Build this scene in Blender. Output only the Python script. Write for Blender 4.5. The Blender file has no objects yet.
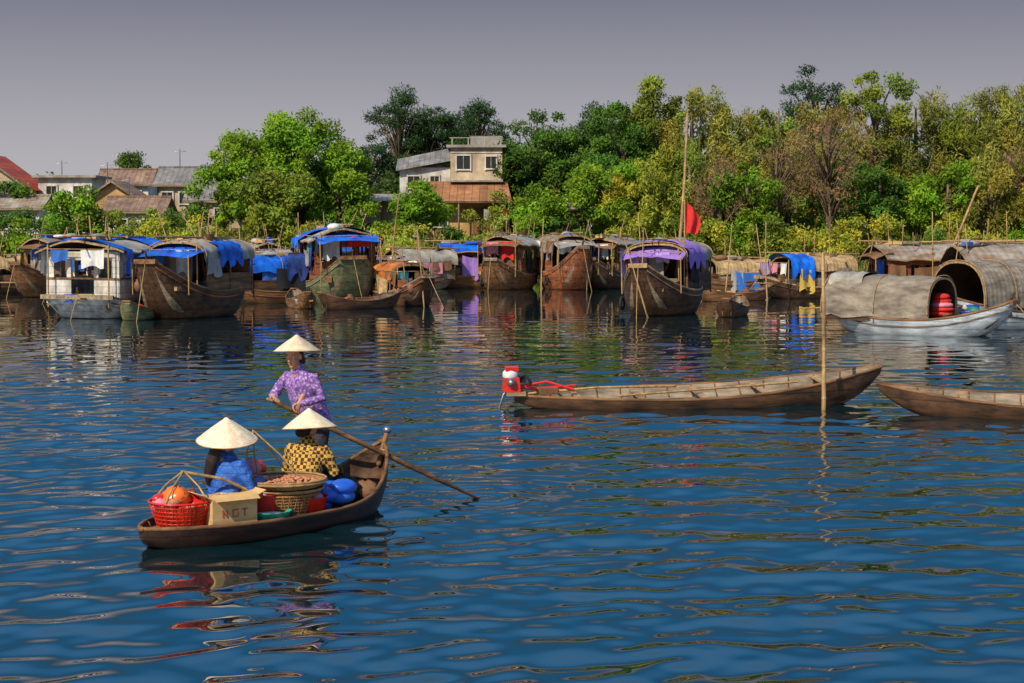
import bpy, math, random
import numpy as np
from mathutils import Vector, Matrix
random.seed(23); RNG=np.random.default_rng(7)
scn=bpy.context.scene; COL=scn.collection
scn.view_settings.view_transform='Standard'; scn.view_settings.look='None'; scn.view_settings.exposure=0

# ---------------------------------------------------------------- materials
MATS={}
def mat(name,c1,c2=None,scale=(3,3,3),rough=.7,bump=.25,seam=None,spec=.3,metal=0,grime=.35,kind=None,lo=.35,hi=.65,corr=None):
    if name in MATS: return MATS[name]
    c2=c2 or tuple(c*.6 for c in c1)
    m=bpy.data.materials.new(name); m.use_nodes=True; nt=m.node_tree; N=nt.nodes; Lk=nt.links
    b=N['Principled BSDF']; b.inputs['Roughness'].default_value=rough; b.inputs['Metallic'].default_value=metal
    b.inputs['Specular IOR Level'].default_value=spec
    tc=N.new('ShaderNodeTexCoord'); mp=N.new('ShaderNodeMapping'); mp.inputs['Scale'].default_value=scale
    Lk.new(tc.outputs['Object'],mp.inputs[0])
    no=N.new('ShaderNodeTexNoise'); no.inputs['Scale'].default_value=1; no.inputs['Detail'].default_value=6; no.inputs['Roughness'].default_value=.65
    Lk.new(mp.outputs[0],no.inputs['Vector'])
    cr=N.new('ShaderNodeValToRGB'); cr.color_ramp.elements[0].position=lo; cr.color_ramp.elements[1].position=hi
    cr.color_ramp.elements[0].color=(*c2,1); cr.color_ramp.elements[1].color=(*c1,1)
    Lk.new(no.outputs['Fac'],cr.inputs[0]); col=cr.outputs[0]
    if kind=='floral':
        v=N.new('ShaderNodeTexVoronoi'); v.inputs['Scale'].default_value=38; Lk.new(tc.outputs['Object'],v.inputs['Vector'])
        r=N.new('ShaderNodeValToRGB'); r.color_ramp.interpolation='CONSTANT'
        r.color_ramp.elements[0].color=(.62,.48,.62,1); r.color_ramp.elements[1].position=.26; r.color_ramp.elements[1].color=(*c1,1)
        e=r.color_ramp.elements.new(.62); e.color=(*c2,1)
        Lk.new(v.outputs['Distance'],r.inputs[0]); col=r.outputs[0]
    if kind=='check':
        v=N.new('ShaderNodeTexChecker'); v.inputs['Scale'].default_value=30; v.inputs[1].default_value=(*c1,1); v.inputs[2].default_value=(*c2,1)
        Lk.new(tc.outputs['Object'],v.inputs['Vector']); col=v.outputs[0]
    if grime>0:
        n2=N.new('ShaderNodeTexNoise'); n2.inputs['Scale'].default_value=1.3; n2.inputs['Detail'].default_value=8; n2.inputs['Roughness'].default_value=.7
        Lk.new(tc.outputs['Object'],n2.inputs['Vector'])
        mr=N.new('ShaderNodeMapRange'); mr.inputs[1].default_value=.35; mr.inputs[2].default_value=.6; mr.inputs[3].default_value=1-grime; mr.inputs[4].default_value=1.08
        Lk.new(n2.outputs['Fac'],mr.inputs[0])
        mx=N.new('ShaderNodeVectorMath'); mx.operation='SCALE'; Lk.new(col,mx.inputs[0]); Lk.new(mr.outputs[0],mx.inputs['Scale']); col=mx.outputs[0]
    h=no.outputs['Fac']
    if seam:
        ax,freq=seam
        sp=N.new('ShaderNodeSeparateXYZ'); Lk.new(tc.outputs['Object'],sp.inputs[0])
        a=N.new('ShaderNodeMath'); a.operation='MULTIPLY'; a.inputs[1].default_value=freq; Lk.new(sp.outputs[ax],a.inputs[0])
        f=N.new('ShaderNodeMath'); f.operation='FRACT'; Lk.new(a.outputs[0],f.inputs[0])
        g=N.new('ShaderNodeMath'); g.operation='GREATER_THAN'; g.inputs[1].default_value=.07; Lk.new(f.outputs[0],g.inputs[0])
        fl=N.new('ShaderNodeMath'); fl.operation='FLOOR'; Lk.new(a.outputs[0],fl.inputs[0])
        wn=N.new('ShaderNodeTexWhiteNoise'); wn.noise_dimensions='1D'; Lk.new(fl.outputs[0],wn.inputs['W'])
        w2=N.new('ShaderNodeMapRange'); w2.inputs[3].default_value=.86; w2.inputs[4].default_value=1.1; Lk.new(wn.outputs['Value'],w2.inputs[0])
        k=N.new('ShaderNodeMapRange'); k.inputs[3].default_value=.5; k.inputs[4].default_value=1; Lk.new(g.outputs[0],k.inputs[0])
        mu=N.new('ShaderNodeMath'); mu.operation='MULTIPLY'; Lk.new(w2.outputs[0],mu.inputs[0]); Lk.new(k.outputs[0],mu.inputs[1])
        mx=N.new('ShaderNodeVectorMath'); mx.operation='SCALE'; Lk.new(col,mx.inputs[0]); Lk.new(mu.outputs[0],mx.inputs['Scale']); col=mx.outputs[0]
        ad=N.new('ShaderNodeMath'); Lk.new(h,ad.inputs[0]); Lk.new(g.outputs[0],ad.inputs[1]); h=ad.outputs[0]
    if corr:
        ax,freq=corr
        sp=N.new('ShaderNodeSeparateXYZ'); Lk.new(tc.outputs['Object'],sp.inputs[0])
        a=N.new('ShaderNodeMath'); a.operation='MULTIPLY'; a.inputs[1].default_value=freq*6.283; Lk.new(sp.outputs[ax],a.inputs[0])
        s=N.new('ShaderNodeMath'); s.operation='SINE'; Lk.new(a.outputs[0],s.inputs[0])
        s2=N.new('ShaderNodeMath'); s2.operation='MULTIPLY'; s2.inputs[1].default_value=.35; Lk.new(s.outputs[0],s2.inputs[0])
        ad=N.new('ShaderNodeMath'); Lk.new(h,ad.inputs[0]); Lk.new(s2.outputs[0],ad.inputs[1]); h=ad.outputs[0]
    Lk.new(col,b.inputs['Base Color'])
    bp=N.new('ShaderNodeBump'); bp.inputs['Strength'].default_value=bump; bp.inputs['Distance'].default_value=.03
    Lk.new(h,bp.inputs['Height']); Lk.new(bp.outputs[0],b.inputs['Normal'])
    MATS[name]=m; return m

mat('hull_black',(.06,.026,.015),(.018,.010,.008),(1.5,9,9),seam=(2,9),bump=.4,rough=.45)
mat('wood_dark',(.13,.06,.028),(.03,.016,.010),(1.5,9,9),seam=(2,4),bump=.4)
mat('wood_brown',(.30,.14,.055),(.09,.042,.018),(1.2,9,9),seam=(2,4),bump=.4)
mat('wood_grey',(.34,.26,.17),(.13,.09,.06),(1.2,9,9),seam=(2,4),bump=.4)
mat('wood_red',(.40,.12,.045),(.13,.045,.02),(1.2,9,9),seam=(2,4),bump=.4)
mat('wood_tan',(.50,.32,.16),(.20,.12,.06),(1.2,10,10),bump=.4)
mat('boat_floor',(.38,.30,.21),(.15,.11,.075),(1.2,10,10),bump=.4)
mat('hull_pale',(.56,.60,.62),(.24,.27,.30),(1.0,5,8),seam=(2,5),bump=.4)
mat('hull_green',(.22,.24,.11),(.09,.085,.04),(1.0,5,8),seam=(2,4),bump=.4)
mat('white_planks',(.78,.74,.66),(.44,.38,.30),(4,4,1.5),seam=(2,5.5),bump=.4)
mat('bamboo',(.50,.32,.13),(.24,.14,.06),(14,14,3),bump=.3)
mat('tarp_blue',(.012,.17,.78),(.008,.07,.42),(2.5,2.5,2.5),rough=.45,bump=.7,grime=.4)
mat('tarp_navy',(.03,.07,.30),(.015,.035,.14),(2.5,2.5,2.5),rough=.5,bump=.6)
mat('tarp_orange',(.66,.20,.04),(.36,.10,.025),(2.5,2.5,2.5),rough=.5,bump=.6)
mat('tarp_green',(.04,.26,.16),(.02,.11,.07),(2.5,2.5,2.5),rough=.5,bump=.6)
mat('tarp_grey',(.42,.38,.32),(.20,.17,.13),(2,2,2),rough=.6,bump=.6)
mat('mat_roof',(.30,.25,.19),(.13,.10,.075),(2,6,6),rough=.85,bump=.4,corr=(0,6))
mat('mat_tan',(.56,.37,.18),(.27,.17,.08),(2,6,6),rough=.85,bump=.5,corr=(0,6))
mat('roof_tin',(.44,.40,.34),(.26,.15,.08),(1,3,3),rough=.5,bump=.8,corr=(0,3.5),metal=.2)
mat('roof_rust',(.44,.20,.085),(.24,.10,.05),(1,1,3),rough=.7,bump=.9,seam=(0,2.2))
mat('roof_tile',(.32,.20,.14),(.16,.10,.075),(2,2,2),rough=.85,bump=.8,seam=(0,3))
mat('roof_red',(.62,.09,.04),(.38,.07,.035),(2,2,2),rough=.8,bump=.6,seam=(0,3))
mat('roof_slate',(.27,.25,.24),(.15,.14,.13),(2,2,2),rough=.8,bump=.6,seam=(0,3))
mat('plaster_cream',(.60,.46,.30),(.36,.27,.18),(1.2,1.2,.6),rough=.9)
mat('plaster_white',(.72,.68,.60),(.44,.40,.35),(1.2,1.2,.6),rough=.9)
mat('plaster_ochre',(.54,.33,.13),(.36,.21,.09),(1.2,1.2,.6),rough=.9)
mat('concrete',(.40,.36,.31),(.22,.20,.17),(1.2,1.2,.6),rough=.9)
mat('window_dark',(.02,.025,.03),(.015,.018,.02),rough=.2,bump=0,spec=.6,grime=0)
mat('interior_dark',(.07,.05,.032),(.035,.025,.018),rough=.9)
for n,c in dict(cloth_white=(.74,.72,.68),cloth_pink=(.70,.25,.32),cloth_red=(.66,.03,.025),cloth_purple=(.34,.19,.58),cloth_lilac=(.50,.38,.66),
     cloth_blue=(.04,.15,.52),cloth_teal=(.05,.28,.32),cloth_yellow=(.66,.44,.08),cloth_black=(.02,.02,.025),cloth_orange=(.66,.22,.04),cloth_brown=(.22,.11,.05),cloth_grey=(.34,.32,.30)).items():
    mat(n,c,tuple(x*.7 for x in c),(9,9,4),rough=.85,bump=.5,grime=.2)
mat('plastic_red',(.72,.025,.015),(.52,.02,.012),rough=.3,bump=.05,spec=.5,grime=.15)
mat('plastic_blue',(.02,.14,.72),(.02,.09,.5),rough=.3,bump=.05,spec=.5,grime=.15)
mat('plastic_green',(.02,.36,.26),(.02,.25,.18),rough=.3,bump=.05,spec=.5,grime=.15)
mat('plastic_white',(.74,.74,.72),(.6,.6,.58),rough=.35,bump=.05,spec=.5,grime=.2)
mat('plastic_orange',(.88,.20,.02),(.75,.12,.01),rough=.35,bump=.1,spec=.5,grime=.1)
mat('metal_grey',(.35,.35,.36),(.2,.2,.2),rough=.35,bump=.1,metal=.8)
mat('clay',(.28,.13,.07),(.18,.08,.045),rough=.7)
mat('rubber',(.02,.02,.02),(.015,.015,.015),rough=.8)
mat('cardboard',(.66,.42,.18),(.52,.31,.12),(4,4,14),rough=.9,bump=.2,grime=.2)
mat('print_red',(.50,.12,.05),(.40,.09,.035),(20,20,20),rough=.85,bump=.05,grime=.25)
mat('wicker',(.54,.27,.10),(.24,.10,.035),(60,60,60),rough=.8,bump=.9,grime=.25)
mat('peach_snack',(.78,.34,.18),(.45,.17,.08),(40,40,40),rough=.7,bump=1,grime=.1)
mat('hat_palm',(.84,.70,.49),(.62,.47,.31),(14,14,14),rough=.7,bump=.2,grime=.25)
mat('skin',(.54,.27,.145),(.46,.21,.115),(12,12,12),rough=.55,bump=.08,grime=.08)
mat('lips',(.36,.10,.08),(.3,.08,.06),rough=.5,bump=0,grime=0)
mat('eye_white',(.7,.68,.65),(.7,.68,.65),rough=.2,bump=0,grime=0)
mat('iris',(.02,.012,.01),(.02,.012,.01),rough=.2,bump=0,grime=0)
mat('hair',(.035,.016,.010),(.01,.006,.005),(60,60,5),rough=.4,bump=.6,grime=0)
mat('jacket_blue',(.02,.15,.56),(.012,.06,.32),(16,16,16),rough=.42,bump=1.0,seam=(2,15),spec=.5,grime=.1)
mat('blouse_purple',(.30,.16,.42),(.15,.07,.27),kind='floral',rough=.8,bump=.3,grime=.2)
mat('shirt_check',(.55,.32,.055),(.06,.025,.015),kind='check',rough=.85,bump=.3,grime=.1)
mat('trousers',(.04,.035,.045),(.015,.015,.02),(14,14,14),rough=.85,bump=.4,grime=.1)

# ---------------------------------------------------------------- mesh builder
class MB:
    def __init__(s): s.v=[]; s.f=[]; s.m=[]; s.sm=[]; s.ms=[]
    def mi(s,n):
        if n not in s.ms: s.ms.append(n)
        return s.ms.index(n)
    def add(s,vs,fs,m,smooth=True):
        o=len(s.v); s.v+= [tuple(v) for v in vs]; k=s.mi(m)
        for f in fs: s.f.append([i+o for i in f]); s.m.append(k); s.sm.append(smooth)
    def box(s,c,d,m,rz=0,R=None,taper=1.0):
        R=R or Matrix.Rotation(rz,3,'Z'); c=Vector(c); vs=[]
        for z in (-.5,.5):
            k=taper if z>0 else 1
            for x,y in ((-.5,-.5),(.5,-.5),(.5,.5),(-.5,.5)): vs.append(c+R@Vector((x*d[0]*k,y*d[1]*k,z*d[2])))
        s.add(vs,[(3,2,1,0),(4,5,6,7),(0,1,5,4),(1,2,6,5),(2,3,7,6),(3,0,4,7)],m,False)
    def grid(s,P,m,smooth=True,closed=False):
        n=len(P); k=len(P[0]); vs=[p for r in P for p in r]; fs=[]
        for i in range(n-1):
            for j in range(k if closed else k-1):
                j2=(j+1)%k; fs.append((i*k+j,i*k+j2,(i+1)*k+j2,(i+1)*k+j))
        s.add(vs,fs,m,smooth)
    def tube(s,pts,rad,m,seg=8,ref=None,cap=True,round_=True):
        pts=[Vector(p) for p in pts]; n=len(pts)
        if not isinstance(rad,(list,tuple)): rad=[rad]*n
        rad=[r if isinstance(r,(list,tuple)) else (r,r) for r in rad]
        T=[]
        for i in range(n):
            a=(pts[i]-pts[i-1]).normalized() if i else (pts[1]-pts[0]).normalized()
            b=(pts[i+1]-pts[i]).normalized() if i<n-1 else a
            T.append((a+b).normalized() if (a+b).length>1e-6 else a)
        r0=Vector(ref) if ref else (Vector((0,0,1)) if abs(T[0].z)<.9 else Vector((1,0,0)))
        rings=[]
        def ring(p,t,a,b):
            u=(r0-t*r0.dot(t))
            if u.length<1e-4: u=t.orthogonal()
            u.normalize(); v=t.cross(u)
            return [p+u*a*math.cos(2*math.pi*k/seg)+v*b*math.sin(2*math.pi*k/seg) for k in range(seg)]
        if cap and round_:
            for q in (1.45,1.0,.5):
                e=min(rad[0]); rings.append(ring(pts[0]-T[0]*e*math.sin(q),T[0],rad[0][0]*math.cos(q),rad[0][1]*math.cos(q)))
        for i in range(n): rings.append(ring(pts[i],T[i],*rad[i]))
        if cap and round_:
            for q in (.5,1.0,1.45):
                e=min(rad[-1]); rings.append(ring(pts[-1]+T[-1]*e*math.sin(q),T[-1],rad[-1][0]*math.cos(q),rad[-1][1]*math.cos(q)))
        vs=[p for r in rings for p in r]; fs=[]
        for i in range(len(rings)-1):
            for j in range(seg):
                j2=(j+1)%seg; fs.append((i*seg+j,i*seg+j2,(i+1)*seg+j2,(i+1)*seg+j))
        if cap:
            fs.append(tuple(reversed(range(seg)))); fs.append(tuple(range((len(rings)-1)*seg,len(rings)*seg)))
        s.add(vs,fs,m,True)
    def ell(s,c,r,m,n=12,R=None):
        c=Vector(c); R=R or Matrix.Identity(3); vs=[];fs=[]
        for i in range(1,n):
            t=math.pi*i/n
            for j in range(2*n):
                a=math.pi*j/n; vs.append(c+R@Vector((r[0]*math.sin(t)*math.cos(a),r[1]*math.sin(t)*math.sin(a),r[2]*math.cos(t))))
        k=2*n; vs.append(c+R@Vector((0,0,r[2]))); vs.append(c+R@Vector((0,0,-r[2]))); a=len(vs)-2
        for i in range(n-2):
            for j in range(k): fs.append((i*k+j,(i+1)*k+j,(i+1)*k+(j+1)%k,i*k+(j+1)%k))
        for j in range(k): fs.append((a,j,(j+1)%k)); fs.append((a+1,(n-2)*k+(j+1)%k,(n-2)*k+j))
        s.add(vs,fs,m,True)
    def lathe(s,c,prof,m,seg=20,sm=True):
        c=Vector(c); P=[[c+Vector((r*math.cos(2*math.pi*j/seg),r*math.sin(2*math.pi*j/seg),z)) for j in range(seg)] for r,z in prof]
        s.grid(P,m,sm,closed=True)
    def cloth(s,p0,p1,drop,m,amp=.03,nu=8,nv=4,sag=.03,ph=0,flare=0):
        p0=Vector(p0);p1=Vector(p1); d=(p1-p0); nn=Vector((-d.y,d.x,0)).normalized() if Vector((d.x,d.y,0)).length>1e-4 else Vector((1,0,0))
        P=[]
        for i in range(nv+1):
            t=i/nv; r=[]
            for j in range(nu+1):
                u=j/nu
                r.append(p0+d*u+Vector((0,0,-drop*t*(1+.12*math.sin(u*7+ph))-sag*math.sin(math.pi*u)))+nn*(amp*math.sin(u*9+ph+t*1.2)*(.3+t)+flare*t))
            P.append(r)
        s.grid(P,m)
    def obj(s,name,loc=(0,0,0),rz=0,parent=None):
        me=bpy.data.meshes.new(name); me.from_pydata(s.v,[],s.f)
        for n in s.ms: me.materials.append(MATS[n])
        me.polygons.foreach_set('material_index',s.m); me.polygons.foreach_set('use_smooth',s.sm); me.update()
        o=bpy.data.objects.new(name,me); COL.objects.link(o); o.location=loc; o.rotation_euler[2]=rz
        if parent: o.parent=parent
        return o
def empty(name,loc,rz=0):
    e=bpy.data.objects.new(name,None); COL.objects.link(e); e.location=loc; e.rotation_euler[2]=rz; return e

# ---------------------------------------------------------------- hulls
def hull(mb,L,wf,zf,outer,inner,rail,keel=-.2,flare=.7,floor=.05,n=28,deck=None,rr=.025,kp=4.5):
    xs=[-L/2+L*i/n for i in range(n+1)]; O=[];I=[];RL=[];RR=[];DK=[]
    for i,x in enumerate(xs):
        t=i/n; w=wf(t); zs=zf(t); e=abs(2*t-1)**kp; kz=keel+(zs-.1-keel)*e
        def lz(a): return kz+(zs-kz)*a
        O.append([(x,w,zs),(x,w*.97,lz(.62)),(x,w*(flare+(.9-flare)*.5),lz(.25)),(x,w*flare*.8,lz(.04)),(x,0,kz),(x,-w*flare*.8,lz(.04)),(x,-w*(flare+(.9-flare)*.5),lz(.25)),(x,-w*.97,lz(.62)),(x,-w,zs)])
        wi=max(w-.045,.01); fz=min(max(floor,kz+.05),zs-.03)
        I.append([(x,wi,zs),(x,wi*.93,(zs+fz)/2),(x,wi*.78,fz),(x,0,fz),(x,-wi*.78,fz),(x,-wi*.93,(zs+fz)/2),(x,-wi,zs)])
        RL.append((x,w-.018,zs)); RR.append((x,-w+.018,zs))
        DK.append([(x,wi,zs-.08),(x,wi*.5,zs-.05),(x,0,zs-.04),(x,-wi*.5,zs-.05),(x,-wi,zs-.08)])
    mb.grid(O,outer); mb.grid(I,inner)
    for e in (0,-1):
        mb.add(O[e],[list(range(9))],outer,False)
    mb.tube(RL,(rr),rail,6); mb.tube(RR,(rr),rail,6)
    mb.tube([RL[-1],RR[-1]],rr*1.3,rail,6); mb.tube([RL[0],RR[0]],rr*1.3,rail,6)
    if deck:
        a,b=deck; mb.grid(DK[int(a*n):int(b*n)+1],inner)

def arch_cabin(mb,x0,x1,w,z0,wall,rise,roof,wallm,ribs=True,curtain=True,back=True,ov=.15):
    def arc(a,off=0): 
        return ((w/2+.06+off)*math.copysign(abs(math.cos(a))**.8,math.cos(a)), z0+wall+(rise+off)*abs(math.sin(a))**.85)
    K=16; P=[];Q=[]; nx=10
    for i in range(nx+1):
        x=x0-ov+(x1-x0+2*ov)*i/nx; sag=.04*math.sin(i*1.9)+random.uniform(-.03,.03)
        P.append([(x,arc(math.pi*k/K)[0],arc(math.pi*k/K)[1]+sag+random.uniform(-.012,.012)-(.12 if k in(0,K) else 0)) for k in range(K+1)])
        Q.append([(x,arc(math.pi*k/K,-.035)[0],arc(math.pi*k/K,-.035)[1]+sag-.02) for k in range(K+1)])
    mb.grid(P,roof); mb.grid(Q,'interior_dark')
    for e in (0,-1): mb.grid([P[e],Q[e]],'bamboo')
    if ribs:
        m=max(2,int((x1-x0)/.95))
        for i in range(m+1):
            x=x0-ov+.02+(x1-x0+2*ov-.04)*i/m
            mb.tube([(x,arc(math.pi*k/K,.03)[0],arc(math.pi*k/K,.03)[1]) for k in range(K+1)],.016,'wood_tan',5)
    n=max(2,int((x1-x0)/1.0)); 
    for sy in (-1,1):
        mb.box(((x0+x1)/2,sy*w/2,z0+wall*.27),(x1-x0,.04,wall*.54),wallm)
        mb.box(((x0+x1)/2,sy*w/2,z0+wall*.99),(x1-x0,.05,.06),'wood_brown')
        for i in range(n+1):
            x=x0+(x1-x0)*i/n; mb.tube([(x,sy*(w/2+.03),z0-.05),(x,sy*(w/2+.03),z0+wall)],.028,'wood_brown',6)
            if curtain and i<n and random.random()<.5:
                d=(x1-x0)/n; c=random.choice(CL)
                mb.cloth((x+.06,sy*(w/2-.03),z0+wall-.05),(x+d*random.uniform(.5,.95),sy*(w/2-.03),z0+wall-.05),wall*random.uniform(.35,.55),c)
    if back:
        K2=[(x0+.05,arc(math.pi*k/K,-.05)[0],arc(math.pi*k/K,-.05)[1]) for k in range(K+1)]
        K2=[(x0+.05,w/2-.02,z0)]+K2+[(x0+.05,-w/2+.02,z0)]
        mb.add(K2,[list(range(len(K2)))],wallm,False)
    return arc
def drape(mb,arc,x0,x1,a0,a1,m,hang=.15,off=.06):
    P=[]; nx=9
    for i in range(nx+1):
        x=x0+(x1-x0)*i/nx; r=[]
        for k in range(13):
            a=a0+(a1-a0)*k/12+.04*math.sin(i*1.3); y,z=arc(a,off+.03*math.sin(i*2.1+k)+random.uniform(0,.025)); r.append((x+.04*math.sin(k*1.7),y,z))
        y,z=r[0][1:]; r.insert(0,(x,y*1.03,z-hang*(1+.6*math.sin(i*1.7))))
        y,z=r[-1][1:]; r.append((x,y*1.03,z-hang*(1+.6*math.sin(i*2.3))))
        P.append(r)
    mb.grid(P,m)
CL=['cloth_white','cloth_grey','cloth_red','cloth_purple','cloth_blue','cloth_teal','cloth_brown','cloth_black','cloth_grey','cloth_brown','cloth_pink','cloth_brown','tarp_grey','tarp_navy','cloth_yellow','cloth_black']
TP=['tarp_blue','tarp_navy','tarp_grey','cloth_brown','tarp_grey','cloth_grey','cloth_brown','mat_roof','mat_tan','cloth_brown','tarp_blue']
PL=['plastic_red','plastic_blue','clay','plastic_white','clay','metal_grey','cloth_brown','rubber']
def tub(mb,c,r,h,m): mb.lathe(c,[(0.01,0),(r*.8,0),(r,h),(r*1.08,h+.01),(r*.93,h-.01),(r*.75,.03),(.01,.03)],m,14)
def clutter(mb,x0,x1,w,z,n,big=1):
    for i in range(n):
        x=random.uniform(x0,x1); y=random.uniform(-w,w); k=random.random()
        if k<.3: tub(mb,(x,y,z),random.uniform(.1,.2)*big,random.uniform(.12,.3)*big,random.choice(PL))
        elif k<.5: mb.box((x,y,z+.12),(random.uniform(.2,.5),random.uniform(.2,.35),.24),random.choice(['cardboard','wood_tan','plastic_blue','wood_brown','wood_grey']),random.uniform(0,3))
        elif k<.75: mb.ell((x,y,z+.13),(random.uniform(.12,.25),random.uniform(.12,.2),random.uniform(.1,.2)),random.choice(CL+['tarp_grey','tarp_green']),6)
        elif k<.88: mb.lathe((x,y,z),[(.01,0),(.09,0),(.15,.12),(.15,.25),(.08,.33),(.1,.36),(.01,.36)],random.choice(['clay','plastic_blue','clay']),12)
        else: mb.tube([(x-random.uniform(.5,1.1),y,z+.05),(x+random.uniform(.5,1.1),y+.2,z+.15)],.025,'bamboo',6)
def laundry(mb,p0,p1,items,drop=.55,post=True,z0=0):
    p0=Vector(p0);p1=Vector(p1); mb.tube([p0,p1],.012,'bamboo',5)
    if post:
        for p in (p0,p1): mb.tube([(p.x,p.y,z0),(p.x,p.y,p.z+.1)],.025,'bamboo',6)
    n=len(items)
    for i,c in enumerate(items):
        a=p0.lerp(p1,(i+.08)/n); b=p0.lerp(p1,(i+random.uniform(.6,.9))/n)
        mb.cloth(a,b,drop*random.uniform(.5,1.3),c,amp=.05,ph=i*1.3)

def houseboat(X,Y,deg,L=6,B=2.1,hb=.55,bow=.7,stern=.35,outer='wood_brown',roof='mat_roof',wallm='wood_brown',wall=.85,rise=.55,cab=(.12,.68),
              drapes=(),wash=None,clut=8,endw=.45,kind='arch',name='houseboat',poles=1,roofclut=3,keel=-.25,messy=1,awning=None,inner='wood_grey',ribs=True,tyres=True,sz=1.1,pw=2.4):
    mb=MB()
    wf=lambda t: B/2*(endw+(1-endw)*(1-abs(2*t-1)**pw))
    zf=lambda t: hb+bow*max(0,(t-.5)/.5)**2.2+stern*max(0,(.45-t)/.45)**2
    rail=random.choice(['wood_tan','wood_brown','wood_grey','wood_brown'])
    hull(mb,L,wf,zf,outer,inner,rail,keel=keel,deck=(0,1),floor=.2,rr=.035,kp=3.0)
    zb=zf(1); mb.box((L/2+.02,0,zb-.02),(.1,B*endw*1.08,.12),rail)
    mb.tube([(L/2-.15,0,zb-.1),(L/2+.0,0,zb+.22)],[.05,.035],'wood_dark',6)
    st=random.choice(['wood_brown','wood_grey','wood_dark','wood_red'])
    for sy in (-1,1):
        mb.tube([(-L/2+L*i/16,sy*(wf(i/16)+.012)*.985,zf(i/16)-.17) for i in range(17)],.02,st,5)
    x0=-L/2+L*cab[0]; x1=-L/2+L*cab[1]; w=B*.86; z0=hb-.06
    if kind=='arch':
        arc=arch_cabin(mb,x0,x1,w,z0,wall,rise,roof,wallm,ribs=ribs,curtain=wall>.5)
        for (m,a,b,c,d) in drapes: drape(mb,arc,x0+(x1-x0)*a-.1,x0+(x1-x0)*b+.1,math.pi*c,math.pi*d,m,hang=random.uniform(.1,.35))
        ztop=z0+wall+rise
    else:
        H=wall+.2
        for sy in (-1,1):
            mb.box(((x0+x1)/2,sy*w/2,z0+H*.25),(x1-x0,.05,H*.5),wallm)
            mb.box(((x0+x1)/2,sy*w/2,z0+H*.92),(x1-x0,.05,H*.16),wallm)
            k=4
            for i in range(k+1):
                mb.box((x0+.1+(x1-x0-.2)*i/k,sy*w/2,z0+H*.67),(.26,.052,H*.34),wallm)
            mb.box(((x0+x1)/2,sy*(w/2+.035),z0+H*.5),(x1-x0,.03,.05),'wood_brown')
        for x in (x0,x1):
            for sy in (-1,1):
                mb.box((x,sy*w*.33,z0+H*.25),(.05,w*.34,H*.5),wallm); mb.box((x,sy*w*.45,z0+H*.67),(.05,w*.1,H*.34),wallm); mb.box((x,sy*w*.19,z0+H*.67),(.05,w*.06,H*.34),wallm)
            mb.box((x,0,z0+H*.92),(.052,w*.995,H*.16),wallm)
            mb.box((x+.04*(1 if x>0 else -1),0,z0+H*.5),(.03,w,.05),'wood_brown')
        P=[];Q=[]
        for i in range(9):
            x=x0-.25+(x1-x0+.5)*i/8
            r=[(x,w*.62*u,z0+H+rise*(1-abs(u)**1.6)+.03*math.sin(i*2+u*5)) for u in np.linspace(-1,1,11)]
            P.append(r); Q.append([(a,b,c-.05) for a,b,c in r])
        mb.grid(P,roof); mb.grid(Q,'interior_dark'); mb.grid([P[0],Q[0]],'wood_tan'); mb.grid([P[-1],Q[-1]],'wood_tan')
        mb.grid([[r[0] for r in P],[r[0] for r in Q]],'wood_tan'); mb.grid([[r[-1] for r in P],[r[-1] for r in Q]],'wood_tan')
        for (m,a,b,c,d) in drapes:
            xa=x0+(x1-x0)*a; xb=x0+(x1-x0)*b; D=[]
            for i in range(9):
                x=xa+(xb-xa)*i/8; r=[(x,w*.66*u,z0+H+rise*(1-min(1,abs(u))**1.6)+.05+.03*math.sin(i*2.3+u*7)) for u in np.linspace(c*2-1,d*2-1,11)]
                r=[(x,r[0][1],r[0][2]-.25-.12*math.sin(i*2))]+r+[(x,r[-1][1],r[-1][2]-.25-.12*math.sin(i*1.4))]
                D.append(r)
            mb.grid(D,m)
        ztop=z0+H+rise
    clutter(mb,x1+.2,L/2-.5,B*.28,hb+.02,clut); clutter(mb,-L/2+.15,x0-.1,B*.25,hb+stern*.4,4); clutter(mb,x0+.2,x1-.2,w*.35,z0+.02,6,1.3)
    for i in range(roofclut):
        xx=random.uniform(x0,x1); yy=random.uniform(-.35,.35)
        if random.random()<.6: mb.box((xx,yy,ztop+.05),(random.uniform(.3,1.1),random.uniform(.2,.4),.1),random.choice(['wood_tan','cloth_blue','tarp_grey','wood_grey','wood_brown','cardboard']),random.uniform(-.6,.6))
        elif random.random()<.7: mb.ell((xx,yy,ztop+.05),(random.uniform(.25,.5),.25,random.uniform(.07,.14)),random.choice(['cloth_brown','cloth_grey','cloth_blue','tarp_grey','cloth_white']),7)
        else: tub(mb,(xx,yy,ztop),.15,.18,random.choice(['clay','plastic_blue','metal_grey']))
    if roofclut:
        for q in range(2): mb.tube([(x0-random.uniform(.2,.9),random.uniform(-.3,.3),ztop+.05),(x1+random.uniform(.2,1),random.uniform(-.3,.3),ztop+.12)],.025,'bamboo',6)
    if messy:
        for sy in (-1,1):
            for q in range(random.randint(1,2)):
                xa=random.uniform(x0-.1,x1-.5); xb=min(xa+random.uniform(.5,1.4),x1+.1)
                mb.cloth((xa,sy*(w/2+.12),z0+wall+random.uniform(-.1,.1)),(xb,sy*(w/2+.12),z0+wall+random.uniform(-.15,.1)),random.uniform(.35,1.0),random.choice(TP+CL),amp=.05,ph=q)
        ya=random.uniform(-.45,0)*w; mb.cloth((x1+.12,ya,z0+wall+rise*.35),(x1+.12,ya+w*random.uniform(.3,.5),z0+wall+rise*.35),random.uniform(.4,.9),random.choice(TP),amp=.05)
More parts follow.
